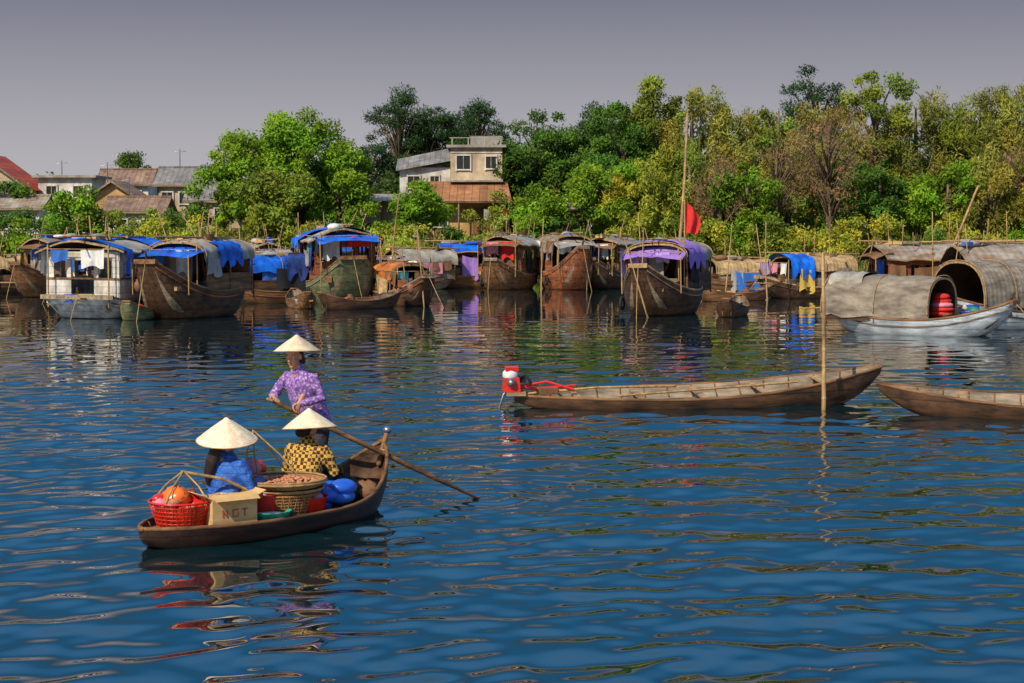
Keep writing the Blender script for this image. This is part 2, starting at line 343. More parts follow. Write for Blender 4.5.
        for q in range(5):
            xx=random.uniform(x1,L/2-.8); yy=random.choice([-1,1])*B*.3
            mb.box((xx,yy,hb+.12+.05*q),(random.uniform(.3,1.0),random.uniform(.1,.3),random.uniform(.05,.25)),random.choice(['wood_tan','wood_grey','wood_brown','cardboard','wood_dark','wood_red']),random.uniform(-.4,.4))
        for q in range(4):
            xx=random.uniform(x0,L/2-.3); mb.tube([(xx,random.uniform(-.8,.8)*B/2,hb-.1),(xx+random.uniform(-.3,.3),random.uniform(-.8,.8)*B/2,ztop+random.uniform(.1,.9))],[.025,.015],'bamboo',6)
    aw=awning if awning is not None else (random.choice(TP) if messy and random.random()<.5 else None)
    if aw:
        ln=random.uniform(.7,1.3); P=[]; tlt=random.uniform(-.1,.1)
        for i in range(7):
            t=i/6; P.append([(x1-.1+ln*t,w*.52*u,ztop-.12-.28*t+tlt*u*t-.1*math.sin(math.pi*t)*(1-abs(u))-.10*u*u+random.uniform(-.025,.025)) for u in np.linspace(-1,1,9)])
        mb.grid(P,aw)
        for sy in (-1,1): mb.tube([(x1+ln-.12,sy*w*.5,hb-.05),(x1+ln-.12,sy*w*.5,ztop-.42)],.022,'bamboo',6)
    if wash:
        laundry(mb,(x1+.3,-w*.42,ztop-.25),(x1+.3,w*.42,ztop-.25),wash[:max(2,len(wash)//2)],drop=.6,z0=hb-.1)
        laundry(mb,(x0,-w*.58,ztop-.2),(x1+.9,-w*.5,ztop-.25),wash,drop=.6,post=False)
    for i in range(poles):
        x=random.choice([L/2-.2,-L/2+.2]); mb.tube([(x,random.uniform(-.5,.5),-.6),(x+random.uniform(-.4,.4),random.uniform(-.6,.6),random.uniform(2,3.2))],[.03,.018],'bamboo',6)
    mb.tube([(L/2,0,zb),(L/2+.5,.1,zb*.4),(L/2+.9,.2,-.1)],.012,'bamboo',5)
    if tyres:
        for sx in (-.2,.15):
            c=Vector((sx*L,-B/2-.03,hb*.5)); mb.tube([c+Vector((.17*math.cos(a),0,.17*math.sin(a))) for a in np.linspace(0,6.28,13)],.05,'rubber',6)
    o=mb.obj(name,(X,Y,0),math.radians(deg)); o.scale=(1,1,sz); o.rotation_euler[0]=random.uniform(-.025,.025); return o

T='tarp_blue'
houseboat(-12.8,54.5,-103,4.6,2.8,.45,.2,.2,'hull_pale','tarp_grey','white_planks',1.3,.32,(.1,.92),[(T,-.1,.35,0,1),(T,.95,1.06,0,1)],['cloth_blue','cloth_white'],5,.8,'gable',roofclut=7,messy=0)
houseboat(-10.1,54.2,-110,5.6,2.3,.75,.9,.4,'wood_dark','tarp_grey','wood_brown',1.05,.45,(.15,.66),[(T,.3,.75,0,.3),('tarp_navy',.0,.4,.5,1)],['cloth_blue','cloth_white','cloth_blue','cloth_brown'],9,.3,roofclut=6,pw=2.0)
houseboat(-9.0,64.5,-150,4.8,1.9,.4,.45,.3,'wood_brown','tarp_blue','wood_dark',.85,.42,(.25,.75),[('tarp_navy',-.05,.4,0,.6)],['cloth_orange','cloth_blue','cloth_red'],6,.3)
houseboat(-6.5,64.5,-74,5.8,2.6,.75,.85,.4,'hull_green','tarp_grey','wood_red',1.25,.4,(.15,.72),[(T,.0,.5,0,.45),('tarp_green',.5,1,.4,1)],['cloth_white','cloth_red','cloth_teal','cloth_black'],9,.35,kind='gable',roofclut=8)
houseboat(-4.05,62.5,-60,4.3,1.8,.42,.6,.3,'wood_dark','tarp_orange','wood_brown',.62,.4,(.12,.66),[],['cloth_teal','cloth_brown'],7,.25,pw=2.0)
houseboat(-2.3,80.5,-170,4.6,2.0,.5,.5,.3,'wood_brown','tarp_blue','wood_dark',.9,.35,(.1,.7),[('cloth_grey',.1,.5,0,.6)],['cloth_blue','cloth_blue','cloth_white'],5,kind='gable',awning='tarp_blue')
houseboat(-4.6,78.5,-150,4.4,2.0,.5,.4,.3,'wood_grey','tarp_grey','wood_grey',.7,.5,(.1,.7),[],['cloth_brown','cloth_white'],5)
houseboat(-.1,79,-110,5.0,2.1,.6,.7,.3,'wood_brown','tarp_grey','wood_brown',1.1,.4,(.15,.7),[],['cloth_pink','cloth_red','cloth_lilac','cloth_yellow','cloth_pink'],8,.3,kind='gable')
houseboat(2.45,79,-75,5.3,2.2,.7,1.1,.3,'wood_red','mat_roof','wood_red',1.0,.6,(.15,.7),[],['cloth_white','cloth_brown'],8,.25,pw=2.0)
houseboat(4.6,80,-115,5.0,1.9,.6,.7,.3,'wood_dark','roof_tin','wood_brown',1.1,.3,(.15,.7),[],['cloth_blue','cloth_white','cloth_lilac'],8,.35,kind='gable')
houseboat(5.0,56,-112,5.4,2.3,.7,.8,.5,'wood_dark','tarp_grey','wood_dark',1.05,.42,(.12,.64),[('cloth_purple',.4,1.0,0,.6)],['cloth_purple','cloth_lilac','cloth_pink','cloth_purple','cloth_lilac'],8,.25,roofclut=7,awning='cloth_purple',pw=2.0)
houseboat(9.9,76,-165,5.2,1.8,.4,.4,.3,'wood_brown','mat_tan','wood_grey',.5,.45,(.2,.7),[],None,6)
houseboat(12.1,69,-158,4.8,2.0,.4,.4,.3,'wood_dark','mat_tan','wood_grey',.75,.45,(.2,.75),[(T,.75,1.08,0,1)],['cloth_pink','cloth_white','cloth_lilac'],6,.3)
houseboat(10.85,45.4,-38,5.2,2.0,.42,.5,.3,'hull_pale','mat_roof','wood_dark',.22,.95,(.06,.60),[('tarp_grey',.0,.28,.0,.7)],None,8,.22,roofclut=0,messy=0,poles=0,inner='wood_brown',tyres=False,sz=1,pw=2.0)
houseboat(14.3,48.3,-150,5.4,2.3,.45,.45,.3,'hull_pale','mat_roof','wood_dark',.35,1.15,(.3,.9),[],None,7,.25,roofclut=0,messy=0,poles=0,inner='wood_brown',tyres=False,sz=1)
for (x,y,d,r,dr,cl,kd) in [(-25.8,80,-20,'mat_roof',[('tarp_green',.2,1,0,1)],2,'arch'),(-22.0,74,-150,'mat_tan',[],3,'arch'),(-18.9,71,-110,'roof_tin',[(T,.2,.8,0,.6)],4,'gable'),(-16.0,66,-125,'tarp_grey',[],5,'gable'),
      (-12.7,68,-95,'mat_roof',[(T,.4,1,0,1)],5,'arch'),(-10.4,72,-70,'roof_tin',[],4,'gable'),(7.6,84,-20,'mat_tan',[],2,'arch'),(14.6,64,-165,'roof_tin',[],2,'gable'),(17.2,61,-25,'tarp_grey',[('cloth_brown',.3,.7,0,1)],2,'gable'),
      (19.6,60,-160,'tarp_grey',[(T,.7,1,0,.5)],2,'arch'),(15.8,57.5,-165,'roof_tin',[],3,'gable'),(22.0,66,-10,'mat_roof',[],2,'arch'),(18.5,73,-160,'mat_tan',[],2,'arch'),(-28.5,76,-15,'mat_tan',[],3,'gable'),(-31,82,-15,'mat_roof',[],3,'arch'),
      (-21.5,82,-60,'tarp_blue',[],3,'arch'),(-16.5,83,-120,'mat_tan',[],3,'gable'),(-6.9,80,-60,'tarp_grey',[],3,'gable'),(-7.8,73,-120,'tarp_blue',[],3,'gable')]:
    houseboat(x,y,d,random.uniform(4.0,5.8),random.uniform(1.6,2.3),random.uniform(.3,.65),random.uniform(.3,.9),.3,random.choice(['wood_brown','wood_dark','wood_red','wood_grey','wood_dark']),r,random.choice(['wood_brown','wood_grey','wood_red']),random.uniform(.55,1.15),random.uniform(.3,.5),(.15,.7),dr,random.sample(CL,3) if random.random()<.5 else None,6,random.uniform(.2,.45),roofclut=cl,kind=kd)
def bundle(X,Y,z,cols,name):
    mb=MB()
    for i,c in enumerate(cols): mb.ell((random.uniform(-.15,.15),random.uniform(-.1,.1),i*.11+.1),(.36-.03*i,.3,.10),c,8)
    mb.obj(name,(X,Y,z))
bundle(11.25,45.1,.45,['cloth_red','cloth_red','cloth_pink','cloth_red','cloth_red'],'bedding_bundle')

# ---------------------------------------------------------------- open boats
def open_boat(L,B,zf,outer='wood_dark',endw=.12,pw=2.2,thw=3,floor=.04,rr=.025,inner='wood_grey'):
    mb=MB(); wf=lambda t: B/2*(endw+(1-endw)*(1-abs(2*t-1)**pw))
    hull(mb,L,wf,zf,outer,inner,'wood_brown',keel=-.15,floor=floor,n=36,rr=rr,kp=5)
    for i in range(thw):
        t=(i+1)/(thw+1); x=-L/2+L*t; z=zf(t)-.04; mb.box((x,0,z),(.09,2*wf(t)-.07,.035),'wood_tan')
    for i in range(int(L/.38)):
        t=(i+.5)/int(L/.38); x=-L/2+L*t; w=wf(t)-.055
        if w>.12:
            for sy in (-1,1): mb.tube([(x,sy*w*.74,max(floor,.05)+.01),(x,sy*w*.93,(zf(t)+floor)/2),(x,sy*w,zf(t)-.01)],.012,'wood_brown',5)
    return mb,wf
mb,wf=open_boat(5.95,1.3,lambda t:.2+.38*max(0,(t-.4)/.6)**1.9,thw=5,endw=.08,inner='boat_floor')
E=Vector((-2.95,0,.22))
mb.box(E+Vector((-.02,0,.02)),(.3,.34,.05),'wood_tan')
mb.box(E+Vector((-.08,0,.16)),(.26,.26,.22),'plastic_red',taper=.85)
mb.lathe(E+Vector((-.1,0,.25)),[(.01,0),(.11,0),(.12,.03),(.12,.09),(.08,.13),(.01,.13)],'plastic_white',16)
mb.box(E+Vector((-.08,0,.4)),(.2,.16,.06),'plastic_red')
mb.tube([E+Vector((-.1,-.14,.2)),E+Vector((-.1,.14,.2))],.07,'metal_grey',12)
mb.tube([E+Vector((.05,-.12,.3)),E+Vector((.12,-.16,.34)),E+Vector((.2,-.16,.2))],.025,'rubber',6)
mb.box(E+Vector((.1,.08,.22)),(.12,.12,.1),'rubber')
mb.tube([E+Vector((.0,0,.12)),E+Vector((.35,.05,.06)),E+Vector((.95,.1,.10))],[.035,.03,.02],'plastic_red',8)
mb.tube([E+Vector((.1,.12,.1)),E+Vector((.5,.16,.16)),E+Vector((.9,.0,.06))],.018,'plastic_red',6)
mb.box(E+Vector((.5,.02,.04)),(.3,.16,.1),'cloth_brown')
mb.tube([E+Vector((-.1,0,.08)),E+Vector((-.2,-.02,.0)),E+Vector((-.3,-.04,-.3))],[.03,.022,.018],'metal_grey',8)
mb.tube([E+Vector((.2,.0,.0)),E+Vector((1.3,.12,.06)),E+Vector((2.6,.2,.05))],.02,'bamboo',6)
mb.tube([E+Vector((1.6,-.2,-.02)),E+Vector((4.6,.15,.1))],.018,'bamboo',6)
o=mb.obj('motor_longboat',(2.98,27.0,0),math.atan2(.9,5.95)); o.rotation_euler[0]=.09
mb,wf=open_boat(6.2,1.25,lambda t:.19+.27*max(0,(t-.45)/.55)**2.0+.2*max(0,(.4-t)/.4)**2,thw=4,endw=.06,inner='boat_floor')
o=mb.obj('wooden_canoe',(8.6,25.2,0),math.atan2(1.1,-6)); o.rotation_euler[0]=-.08
for (n,x,y,d,L,c) in [('small_skiff',7.1,54.8,-105,3.2,'wood_dark'),('small_skiff',-7.5,60.5,-75,3.4,'wood_brown'),('small_skiff',-22.5,77,-10,4.2,'wood_brown'),('small_skiff',-11.5,52.8,-95,2.8,'hull_green'),('small_skiff',8.6,66,-150,3.6,'wood_brown'),('small_skiff',-5.3,59.5,-140,3.4,'wood_dark'),('small_skiff',-17.5,70,-20,3.6,'wood_dark')]:
    mb,wf=open_boat(L,1.0,lambda t:.3+.3*abs(2*t-1)**2.2,outer=c,thw=2,endw=.25)
    clutter(mb,-L*.35,L*.35,.25,.15,8,.9); mb.obj(n,(x,y,0),math.radians(d))

def pole(p0,p1,r=.035,m='bamboo',name='mooring_pole'):
    mb=MB(); p0=Vector(p0);p1=Vector(p1); n=8
    bend=Vector((random.uniform(-.02,.02),0,0))*(p1-p0).length
    mb.tube([p0.lerp(p1,i/n)+bend*math.sin(math.pi*i/n) for i in range(n+1)],[r*(1.1-.35*i/n) for i in range(n+1)],m,8)
    for i in range(1,12): c=p0.lerp(p1,i/12)+bend*math.sin(math.pi*i/12); mb.tube([c,c+(p1-p0).normalized()*.02],r*(1.22-.35*i/12),m,8)
    return mb.obj(name)
pole((4.83,26.3,-.6),(4.84,26.6,2.4),.034,'bamboo')
pole((5.3,57,-.4),(5.85,57.3,6.6),.055,name='boat_mast')
pole((14.9,60,.6),(16.6,61,4.3),.05); pole((-14.9,62,-.3),(-14.7,62,3.2),.03); pole((-12.3,66,-.3),(-11.9,66,3.4),.03)
pole((-5.0,70,-.3),(-4.6,70,4.2),.03); pole((-8.3,68,-.3),(-8.5,68,3.4),.03); pole((1.3,76,-.3),(1.4,76,3.2),.03); pole((8.2,66,-.3),(8.5,66,3.0),.03); pole((9.9,66,-.3),(9.8,66,3.0),.03)
mb=MB(); mb.tube([(0,0,.5),(0,0,3.7)],.02,'bamboo',6)
P=[]
for i in range(9):
    t=i/8; P.append([(.02+.5*u*(.75+.25*math.sin(t*3)), .10*math.sin(u*8+t*2), 3.6-.25*u-1.0*t*(1-.3*u)+.05*math.sin(u*6)) for u in np.linspace(0,1,9)])
mb.grid(P,'cloth_red'); mb.obj('red_flag',(5.55,55.0,0))

# ---------------------------------------------------------------- vendor sampan
SA=math.atan2(.803,.596); SO=(-3.2,14.75,0)
def S(x,y,z=0):
    return Vector((SO[0]+.596*x-.803*y, SO[1]+.803*x+.596*y, z))
mb=MB(); L=3.2
wfS=lambda t:.03+.58*(1-abs(2*t-1)**2.5)**.8
zfS=lambda t:.17+.47*max(0,(t-.55)/.45)**3.0+.02*max(0,(.4-t)/.4)
hull(mb,L,wfS,zfS,'hull_black','wood_dark','wood_brown',keel=-.13,floor=.04,n=40,rr=.02,kp=5)
for x in (-1.2,-.62,-.05,.5,1.0): mb.box((x,0,.12),(.16,1.5*wfS(x/L+.5),.03),'wood_brown')
for i in range(9):
    t=.1+.1*i
    for sy in (-1,1):
        w=wfS(t)-.05; mb.tube([(-L/2+L*t,sy*w*.76,.05),(-L/2+L*t,sy*w,zfS(t)-.01)],.014,'wood_brown',5)
mb.box((-1.36,0,.15),(.22,.3,.02),'wood_brown')
mb.tube([(L/2-.1,-.03,.42),(L/2+.0,-.05,.72)],[.03,.024],'wood_brown',8); mb.ell((L/2+.01,-.05,.755),(.045,.045,.04),'metal_grey',8)
mb.tube([(L/2-.02,-.05,.62)]+[(L/2-.04+.05*math.cos(a),-.05+.05*math.sin(a),.56) for a in np.linspace(0,6.28,10)],.01,'bamboo',5)
mb.obj('vendor_sampan',tuple(S(L/2-.06,-.02)),SA)
mb=MB(); A=Vector((-2.36,16.57,1.13)); C=Vector((-.35,17.57,0)); D=(C-A).normalized()
mb.tube([A,A.lerp(C,.5),A.lerp(C,.8)],[.02,.026,.026],'wood_brown',10)
mb.tube([A.lerp(C,.78),A.lerp(C,.86),C+D*.12],[(.026,.026),(.02,.05),(.012,.06)],'wood_dark',12,ref=(0,0,1))
hd=D.cross(Vector((0,0,1))).normalized(); mb.tube([A-hd*.07,A+hd*.07],.016,'wood_tan',8)
mb.obj('rowing_oar')
def place(mb,name,x,y,z,rz=0): return mb.obj(name,tuple(S(x,y,z)),SA+rz)
def weave_basket(mb,r0,r1,h,m,ribs=26,hoops=6,rr=.006):
    for k in range(hoops+1):
        t=k/hoops; r=r0+(r1-r0)*t; mb.tube([(r*math.cos(a),r*math.sin(a),h*t) for a in np.linspace(0,2*math.pi,33)],rr*(1.8 if k==hoops else 1),m,5)
    for j in range(ribs):
        a=2*math.pi*j/ribs; mb.tube([(r0*math.cos(a),r0*math.sin(a),0),(r1*math.cos(a+.1),r1*math.sin(a+.1),h)],rr,m,4)
        mb.tube([(r0*math.cos(a),r0*math.sin(a),0),(r1*math.cos(a-.1),r1*math.sin(a-.1),h)],rr,m,4)
    mb.lathe((0,0,0),[(.01,0),(r0,0)],m,24)
def bag(mb,c,r,h,m,ph=0):
    P=[]
    for i in range(11):
        t=i/10; q=r*(math.sin(math.pi*min(1,t*.88+.1))**.55); P.append([(c[0]+(q+.1*r*math.sin(j*2.3+i+ph))*math.cos(2*math.pi*j/20),c[1]+(q+.1*r*math.cos(j*1.9+i*2+ph))*math.sin(2*math.pi*j/20),c[2]+h*t+.06*r*math.sin(j*1.1+ph)) for j in range(20)])
    mb.grid(P,m,closed=True)
mb=MB(); weave_basket(mb,.21,.285,.22,'plastic_red'); mb.lathe((0,0,0),[(.2,.01),(.262,.19)],'plastic_orange',24)
for i in range(16): mb.ell((random.uniform(-.17,.17),random.uniform(-.17,.17),random.uniform(.14,.25)),(.08,.06,.045),random.choice(['plastic_red','cloth_orange','cloth_red','peach_snack','cloth_pink']),7)
place(mb,'red_plastic_basket',.42,.0,.16)
mb=MB(); bag(mb,(0,0,0),.13,.2,'plastic_orange'); bag(mb,(.12,-.08,-.02),.09,.15,'cloth_red',2); bag(mb,(-.1,.1,-.02),.09,.13,'cloth_pink',3); bag(mb,(.05,.1,0),.07,.14,'cloth_white',4)
place(mb,'orange_snack_bag',.38,.02,.31,.4)
def yoke(name,x,y,zr,r,top,lean=(0,0)):
    mb=MB(); tp=Vector((lean[0],lean[1],top))
    for a in (0.3,1.87,3.44,5.01):
        b=Vector((r*math.cos(a),r*math.sin(a),0)); mb.tube([b,b.lerp(tp,.5)+Vector((b.x,b.y,0))*.12,tp],.008,'bamboo',6)
        b2=Vector((r*math.cos(a+1.57),r*math.sin(a+1.57),0)); mb.tube([b,Vector((b.x+b2.x,b.y+b2.y,-.3))*.5,b2],.008,'bamboo',5)
    return place(mb,name,x,y,zr)
yoke('basket_yoke',.42,.0,.38,.27,.25,(.08,.05))
mb=MB(); mb.box((0,0,.16),(.44,.34,.32),'cardboard'); 
mb.box((0,-.1715,.055),(.44,.003,.07),'print_red'); mb.box((-.2215,0,.055),(.003,.34,.07),'print_red')
def stroke(x0,z0,x1,z1,wd=.012):
    L_=math.hypot(x1-x0,z1-z0); an=math.atan2(z1-z0,x1-x0); mb.box(((x0+x1)/2,-.1735,(z0+z1)/2),(L_+wd*.6,.003,wd),'print_red',R=Matrix.Rotation(-an,3,'Y'))
for s in [(-.12,.16,-.12,.22),(-.12,.22,-.08,.16),(-.08,.16,-.08,.22),(.03,.22,-.02,.22),(-.02,.22,-.02,.16),(-.02,.16,.03,.16),(.03,.16,.03,.19),(.07,.22,.12,.22),(.095,.22,.095,.16)]: stroke(*s)
for sx,an in ((-1,.5),(1,-.4)): mb.box((sx*.25,0,.34),(.14,.33,.006),'cardboard',R=Matrix.Rotation(an,3,'Y'))
mb.box((0,-.2,.335),(.43,.1,.006),'cardboard',R=Matrix.Rotation(.5,3,'X'))
for i in range(5): mb.ell((random.uniform(-.13,.13),random.uniform(-.1,.1),.31),(.08,.07,.04),random.choice(['cloth_white','peach_snack','cloth_yellow']),7)
place(mb,'cardboard_box',.74,-.24,.08,-.3)
mb=MB(); weave_basket(mb,.28,.33,.2,'wicker',30,7,.006); mb.lathe((0,0,0),[(.27,.0),(.315,.2)],'wicker',30)
place(mb,'wicker_basket',1.5,-.22,.14)
mb=MB(); mb.lathe((0,0,0),[(.01,.0),(.27,.0),(.36,.03),(.395,.085),(.405,.09),(.395,.075),(.355,.04),(.01,.03)],'wicker',40)
for k in range(2): mb.tube([((.392+.006*k)*math.cos(a),(.392+.006*k)*math.sin(a),.09-.02*k) for a in np.linspace(0,2*math.pi,41)],.011,'bamboo',6)
rr=np.random.default_rng(3)
for i in range(260):
    a=rr.uniform(0,6.28); q=.33*math.sqrt(rr.uniform(0,1)); mb.ell((q*math.cos(a),q*math.sin(a),.045+.06*(1-q/.33)+rr.uniform(0,.012)),(.024,.018,.013),'peach_snack',4,Matrix.Rotation(rr.uniform(0,3),3,'Z'))
place(mb,'bamboo_winnowing_tray',1.5,-.22,.38)
mb=MB(); mb.lathe((0,0,0),[(.29,0),(.35,.02),(.36,.04)],'wicker',32); mb.tube([(.36*math.cos(a),.36*math.sin(a),.04) for a in np.linspace(0,2*math.pi,41)],.012,'bamboo',6); place(mb,'bamboo_winnowing_tray',1.52,-.21,.34)
yoke('basket_yoke',1.58,.0,.46,.28,.44,(-.14,.12))
mb=MB(); tub(mb,(0,0,0),.2,.15,'plastic_green'); mb.lathe((0,0,.12),[(.01,.02),(.17,.0)],'cloth_white',16); place(mb,'green_basin',1.12,-.40,.08)
mb=MB(); tub(mb,(0,0,0),.19,.24,'plastic_red'); mb.ell((0,0,.22),(.16,.15,.08),'cloth_pink',8); place(mb,'red_tub',1.62,-.40,.06)
mb=MB(); tub(mb,(0,0,0),.17,.26,'plastic_red'); bag(mb,(0,0,.1),.12,.22,'cloth_pink'); place(mb,'red_tub',1.22,-.22,.1)
mb=MB(); 
for i in range(6): mb.ell((random.uniform(-.12,.12),random.uniform(-.1,.1),.08+.03*i),(.16,.12,.08),random.choice(['cloth_blue','plastic_blue','tarp_blue']),8)
place(mb,'blue_cloth_bundle',1.98,-.32,.1)
mb=MB()
for i in range(7): bag(mb,(random.uniform(-.14,.14),random.uniform(-.14,.14),.05*i),.1,.17,random.choice(['cloth_lilac','cloth_white','cloth_pink','plastic_red']),i)
place(mb,'snack_bags',1.52,.26,.16)
mb=MB(); bag(mb,(0,0,0),.22,.27,'cloth_black'); bag(mb,(.2,.1,0),.15,.22,'cloth_blue',2); bag(mb,(.25,-.12,0),.15,.2,'cloth_brown',3); place(mb,'cloth_sack',2.38,-.1,.12)
mb=MB(); P0=S(.5,.07,.62);P1=S(1.1,-.32,.36)
mb.tube([P0,P0.lerp(P1,.5)+Vector((0,0,.05)),P1],.014,'bamboo',8); mb.obj('shoulder_pole')

# ---------------------------------------------------------------- people
def remesh(o,v,sm=3,disp=None):
    m=o.modifiers.new('r','REMESH'); m.mode='VOXEL'; m.voxel_size=v; m.use_smooth_shade=True
    s=o.modifiers.new('s','SMOOTH'); s.factor=.5; s.iterations=sm
    if disp:
        t=bpy.data.textures.new('folds','CLOUDS'); t.noise_scale=disp[0]
        d=o.modifiers.new('d','DISPLACE'); d.texture=t; d.strength=disp[1]; d.mid_level=.5
def frame(fwd,side):
    x=fwd.normalized(); y=(side-x*side.dot(x)).normalized(); z=x.cross(y); return Matrix((x,y,z)).transposed()
def hand(parent,wrist,fwd,side,curl,name,thumb=1):
    R=frame(Vector(fwd),Vector(side)); W=Vector(wrist)
    q=lambda x,y,z: W+R@Vector((x,y,z))
    mb=MB(); mb.tube([q(-.09,0,0),q(-.01,0,0),q(.03,.002,0),q(.075,0,0)],[(.024,.026),(.017,.024),(.014,.036),(.012,.038)],'skin',12,ref=R@Vector((0,0,1)))
    dn=-1 if thumb>0 else 1
    for y,l in ((.03,.068),(.0105,.076),(-.0095,.07),(-.029,.055)):
        p=Vector((.075,y,0)); pts=[p]; ang=0
        for k,f in enumerate((.42,.32,.26)):
            ang+=curl*(.6,1.0,.8)[k]; p=p+Vector((math.cos(ang),y*.25*(k==0),dn*math.sin(ang)))*l*f; pts.append(p)
        mb.tube([q(*a) for a in pts],[.0088,.0082,.0076,.0066],'skin',8)
    c=min(1,curl); tp=[(.012,.028,dn*.004),(.04,.052,dn*.012),(.066,.05,dn*(.018+.02*c)),(.084,.04-.01*c,dn*(.022+.028*c))]
    mb.tube([q(*a) for a in tp],[.0125,.0105,.0092,.0075],'skin',8)
    o=mb.obj(name,parent=parent); remesh(o,.0036,2); return o
def head(parent,c,yaw,pitch,tail=False):
    R=Matrix.Rotation(yaw,3,'Z')@Matrix.Rotation(pitch,3,'Y'); c=Vector(c); q=lambda *a: c+R@Vector(a)
    mb=MB(); mb.ell(q(-.01,0,.028),(.096,.076,.09),'skin',12,R); mb.ell(q(.026,0,-.035),(.058,.056,.076),'skin',12,R)
    mb.ell(q(.052,0,-.092),(.026,.026,.02),'skin',8,R); mb.tube([q(.078,0,.012),q(.094,0,-.014),q(.1,0,-.03)],[.009,.011,.014],'skin',8)
    for s in (-1,1):
        mb.ell(q(-.002,s*.076,-.005),(.02,.01,.032),'skin',8,R); mb.ell(q(.056,s*.034,-.028),(.024,.022,.024),'skin',8,R); mb.ell(q(.07,s*.03,.024),(.014,.024,.008),'skin',8,R)
    mb.tube([q(.0,0,-.05),q(-.02,0,-.13),q(-.035,0,-.2)],[.05,.048,.06],'skin',12)
    o=mb.obj('head',parent=parent); remesh(o,.006,2)
    mb=MB()
    for s in (-1,1):
        mb.ell(q(.076,s*.03,.006),(.011,.014,.008),'eye_white',8,R); mb.ell(q(.085,s*.03,.006),(.004,.006,.006),'iris',6,R)
        mb.tube([q(.083,s*.016,.026),q(.085,s*.032,.03),q(.074,s*.046,.026)],.003,'hair',5)
    mb.ell(q(.082,0,-.058),(.01,.02,.004),'lips',8,R); mb.ell(q(.08,0,-.066),(.01,.017,.005),'lips',8,R)
    mb.obj('face_features',parent=parent)
    mb=MB(); mb.ell(q(-.03,0,.035),(.092,.084,.092),'hair',12,R); mb.ell(q(-.06,0,-.02),(.06,.075,.08),'hair',10,R)
    if tail: mb.tube([q(-.1,0,-.02),q(-.135,.02,-.1),q(-.165,.05,-.2),q(-.18,.08,-.32),q(-.17,.09,-.42)],[(.035,.06),(.035,.075),(.03,.07),(.024,.055),(.008,.02)],'hair',10,ref=(1,0,0))
    else: mb.ell(q(-.115,0,-.06),(.05,.06,.055),'hair',8,R)
    o=mb.obj('hair',parent=parent); remesh(o,.008,3)
    return R
def hat(parent,apex,tilt,r=.26,h=.19):
    mb=MB(); seg=48
    prof=[(.002,0),(.02,-.008)]+[(r*t,-h*t+.006*math.sin(t*3.14)) for t in np.linspace(.12,1,16)]
    mb.lathe((0,0,0),prof,'hat_palm',seg); mb.lathe((0,0,-.006),[(a*.99,b) for a,b in prof],'hat_palm',seg)
    mb.tube([(r*math.cos(a),r*math.sin(a),-h) for a in np.linspace(0,2*math.pi,49)],.005,'bamboo',6)
    for k in range(15):
        t=.1+.9*k/15; mb.tube([(r*t*math.cos(a),r*t*math.sin(a),-h*t+.006*math.sin(t*3.14)+.0005) for a in np.linspace(0,2*math.pi,41)],.0018,'hat_palm',4)
    o=mb.obj('conical_hat',parent=parent); o.location=apex; o.rotation_euler=tilt
    return o
def woman(name,x,y,z,yaw,top,J,hats,tail=False,v=.012,fat=1.0,af=1.0):
    e=empty(name,tuple(S(x,y,z)),SA+yaw)
    mb=MB(); tor=J['torso']; mb.tube([t[0] for t in tor],[(t[1][0]*fat,t[1][1]*fat) for t in tor],top,20,ref=(1,0,0))
    for s in ('l','r'):
        sh,el,wr=[Vector(p) for p in J['arm_'+s]]; n=Vector(tor[-2][0])
        ww=el.lerp(wr,.86)
        mb.tube([n.lerp(sh,.45),sh,sh.lerp(el,.5),el,el.lerp(wr,.5),ww],[.066*af,.064*af,.058*af,.05*af,.045*af,.042*af],top,12)
    mb.tube([J['neck'],Vector(J['neck'])+Vector((.0,0,.035))],[.075,.056],top,12)
    o=mb.obj('blouse',parent=e); remesh(o,v,3,(.06,.024))
    mb=MB()
    for s in ('l','r'):
        pts=J['leg_'+s]; mb.tube(pts,J['legr'],'trousers',12)
    mb.tube([tor[0][0],Vector(tor[0][0])+Vector((0,0,.06))],[(.115,.15),(.11,.14)],'trousers',16,ref=(1,0,0))
    o=mb.obj('trousers',parent=e); remesh(o,.014,3,(.08,.015))
    for s in ('l','r'):
        f=Vector(J['leg_'+s][-1]); mb=MB(); mb.tube([f+Vector((-.03,0,-.03)),f+Vector((.06,0,-.045)),f+Vector((.15,0,-.055))],[(.03,.032),(.026,.04),(.012,.036)],'skin',10,ref=(0,0,1))
        for k in range(5): mb.tube([f+Vector((.15,(k-2)*.016,-.058)),f+Vector((.175-.004*abs(k-1),(k-2)*.017,-.062))],.008,'skin',6)
        o=mb.obj('foot_'+s,parent=e); remesh(o,.005,2)
        el,wr=Vector(J['arm_'+s][1]),Vector(J['arm_'+s][2]); sd=J['side_'+s]
        hand(e,wr,J.get('fwd_'+s,wr-el),sd,J['curl'],'hand_'+s,thumb=J['th_'+s])
    head(e,J['head'],J.get('hyaw',0),J.get('hpitch',0),tail)
    hat(e,hats[0],hats[1],*hats[2:])
    return e
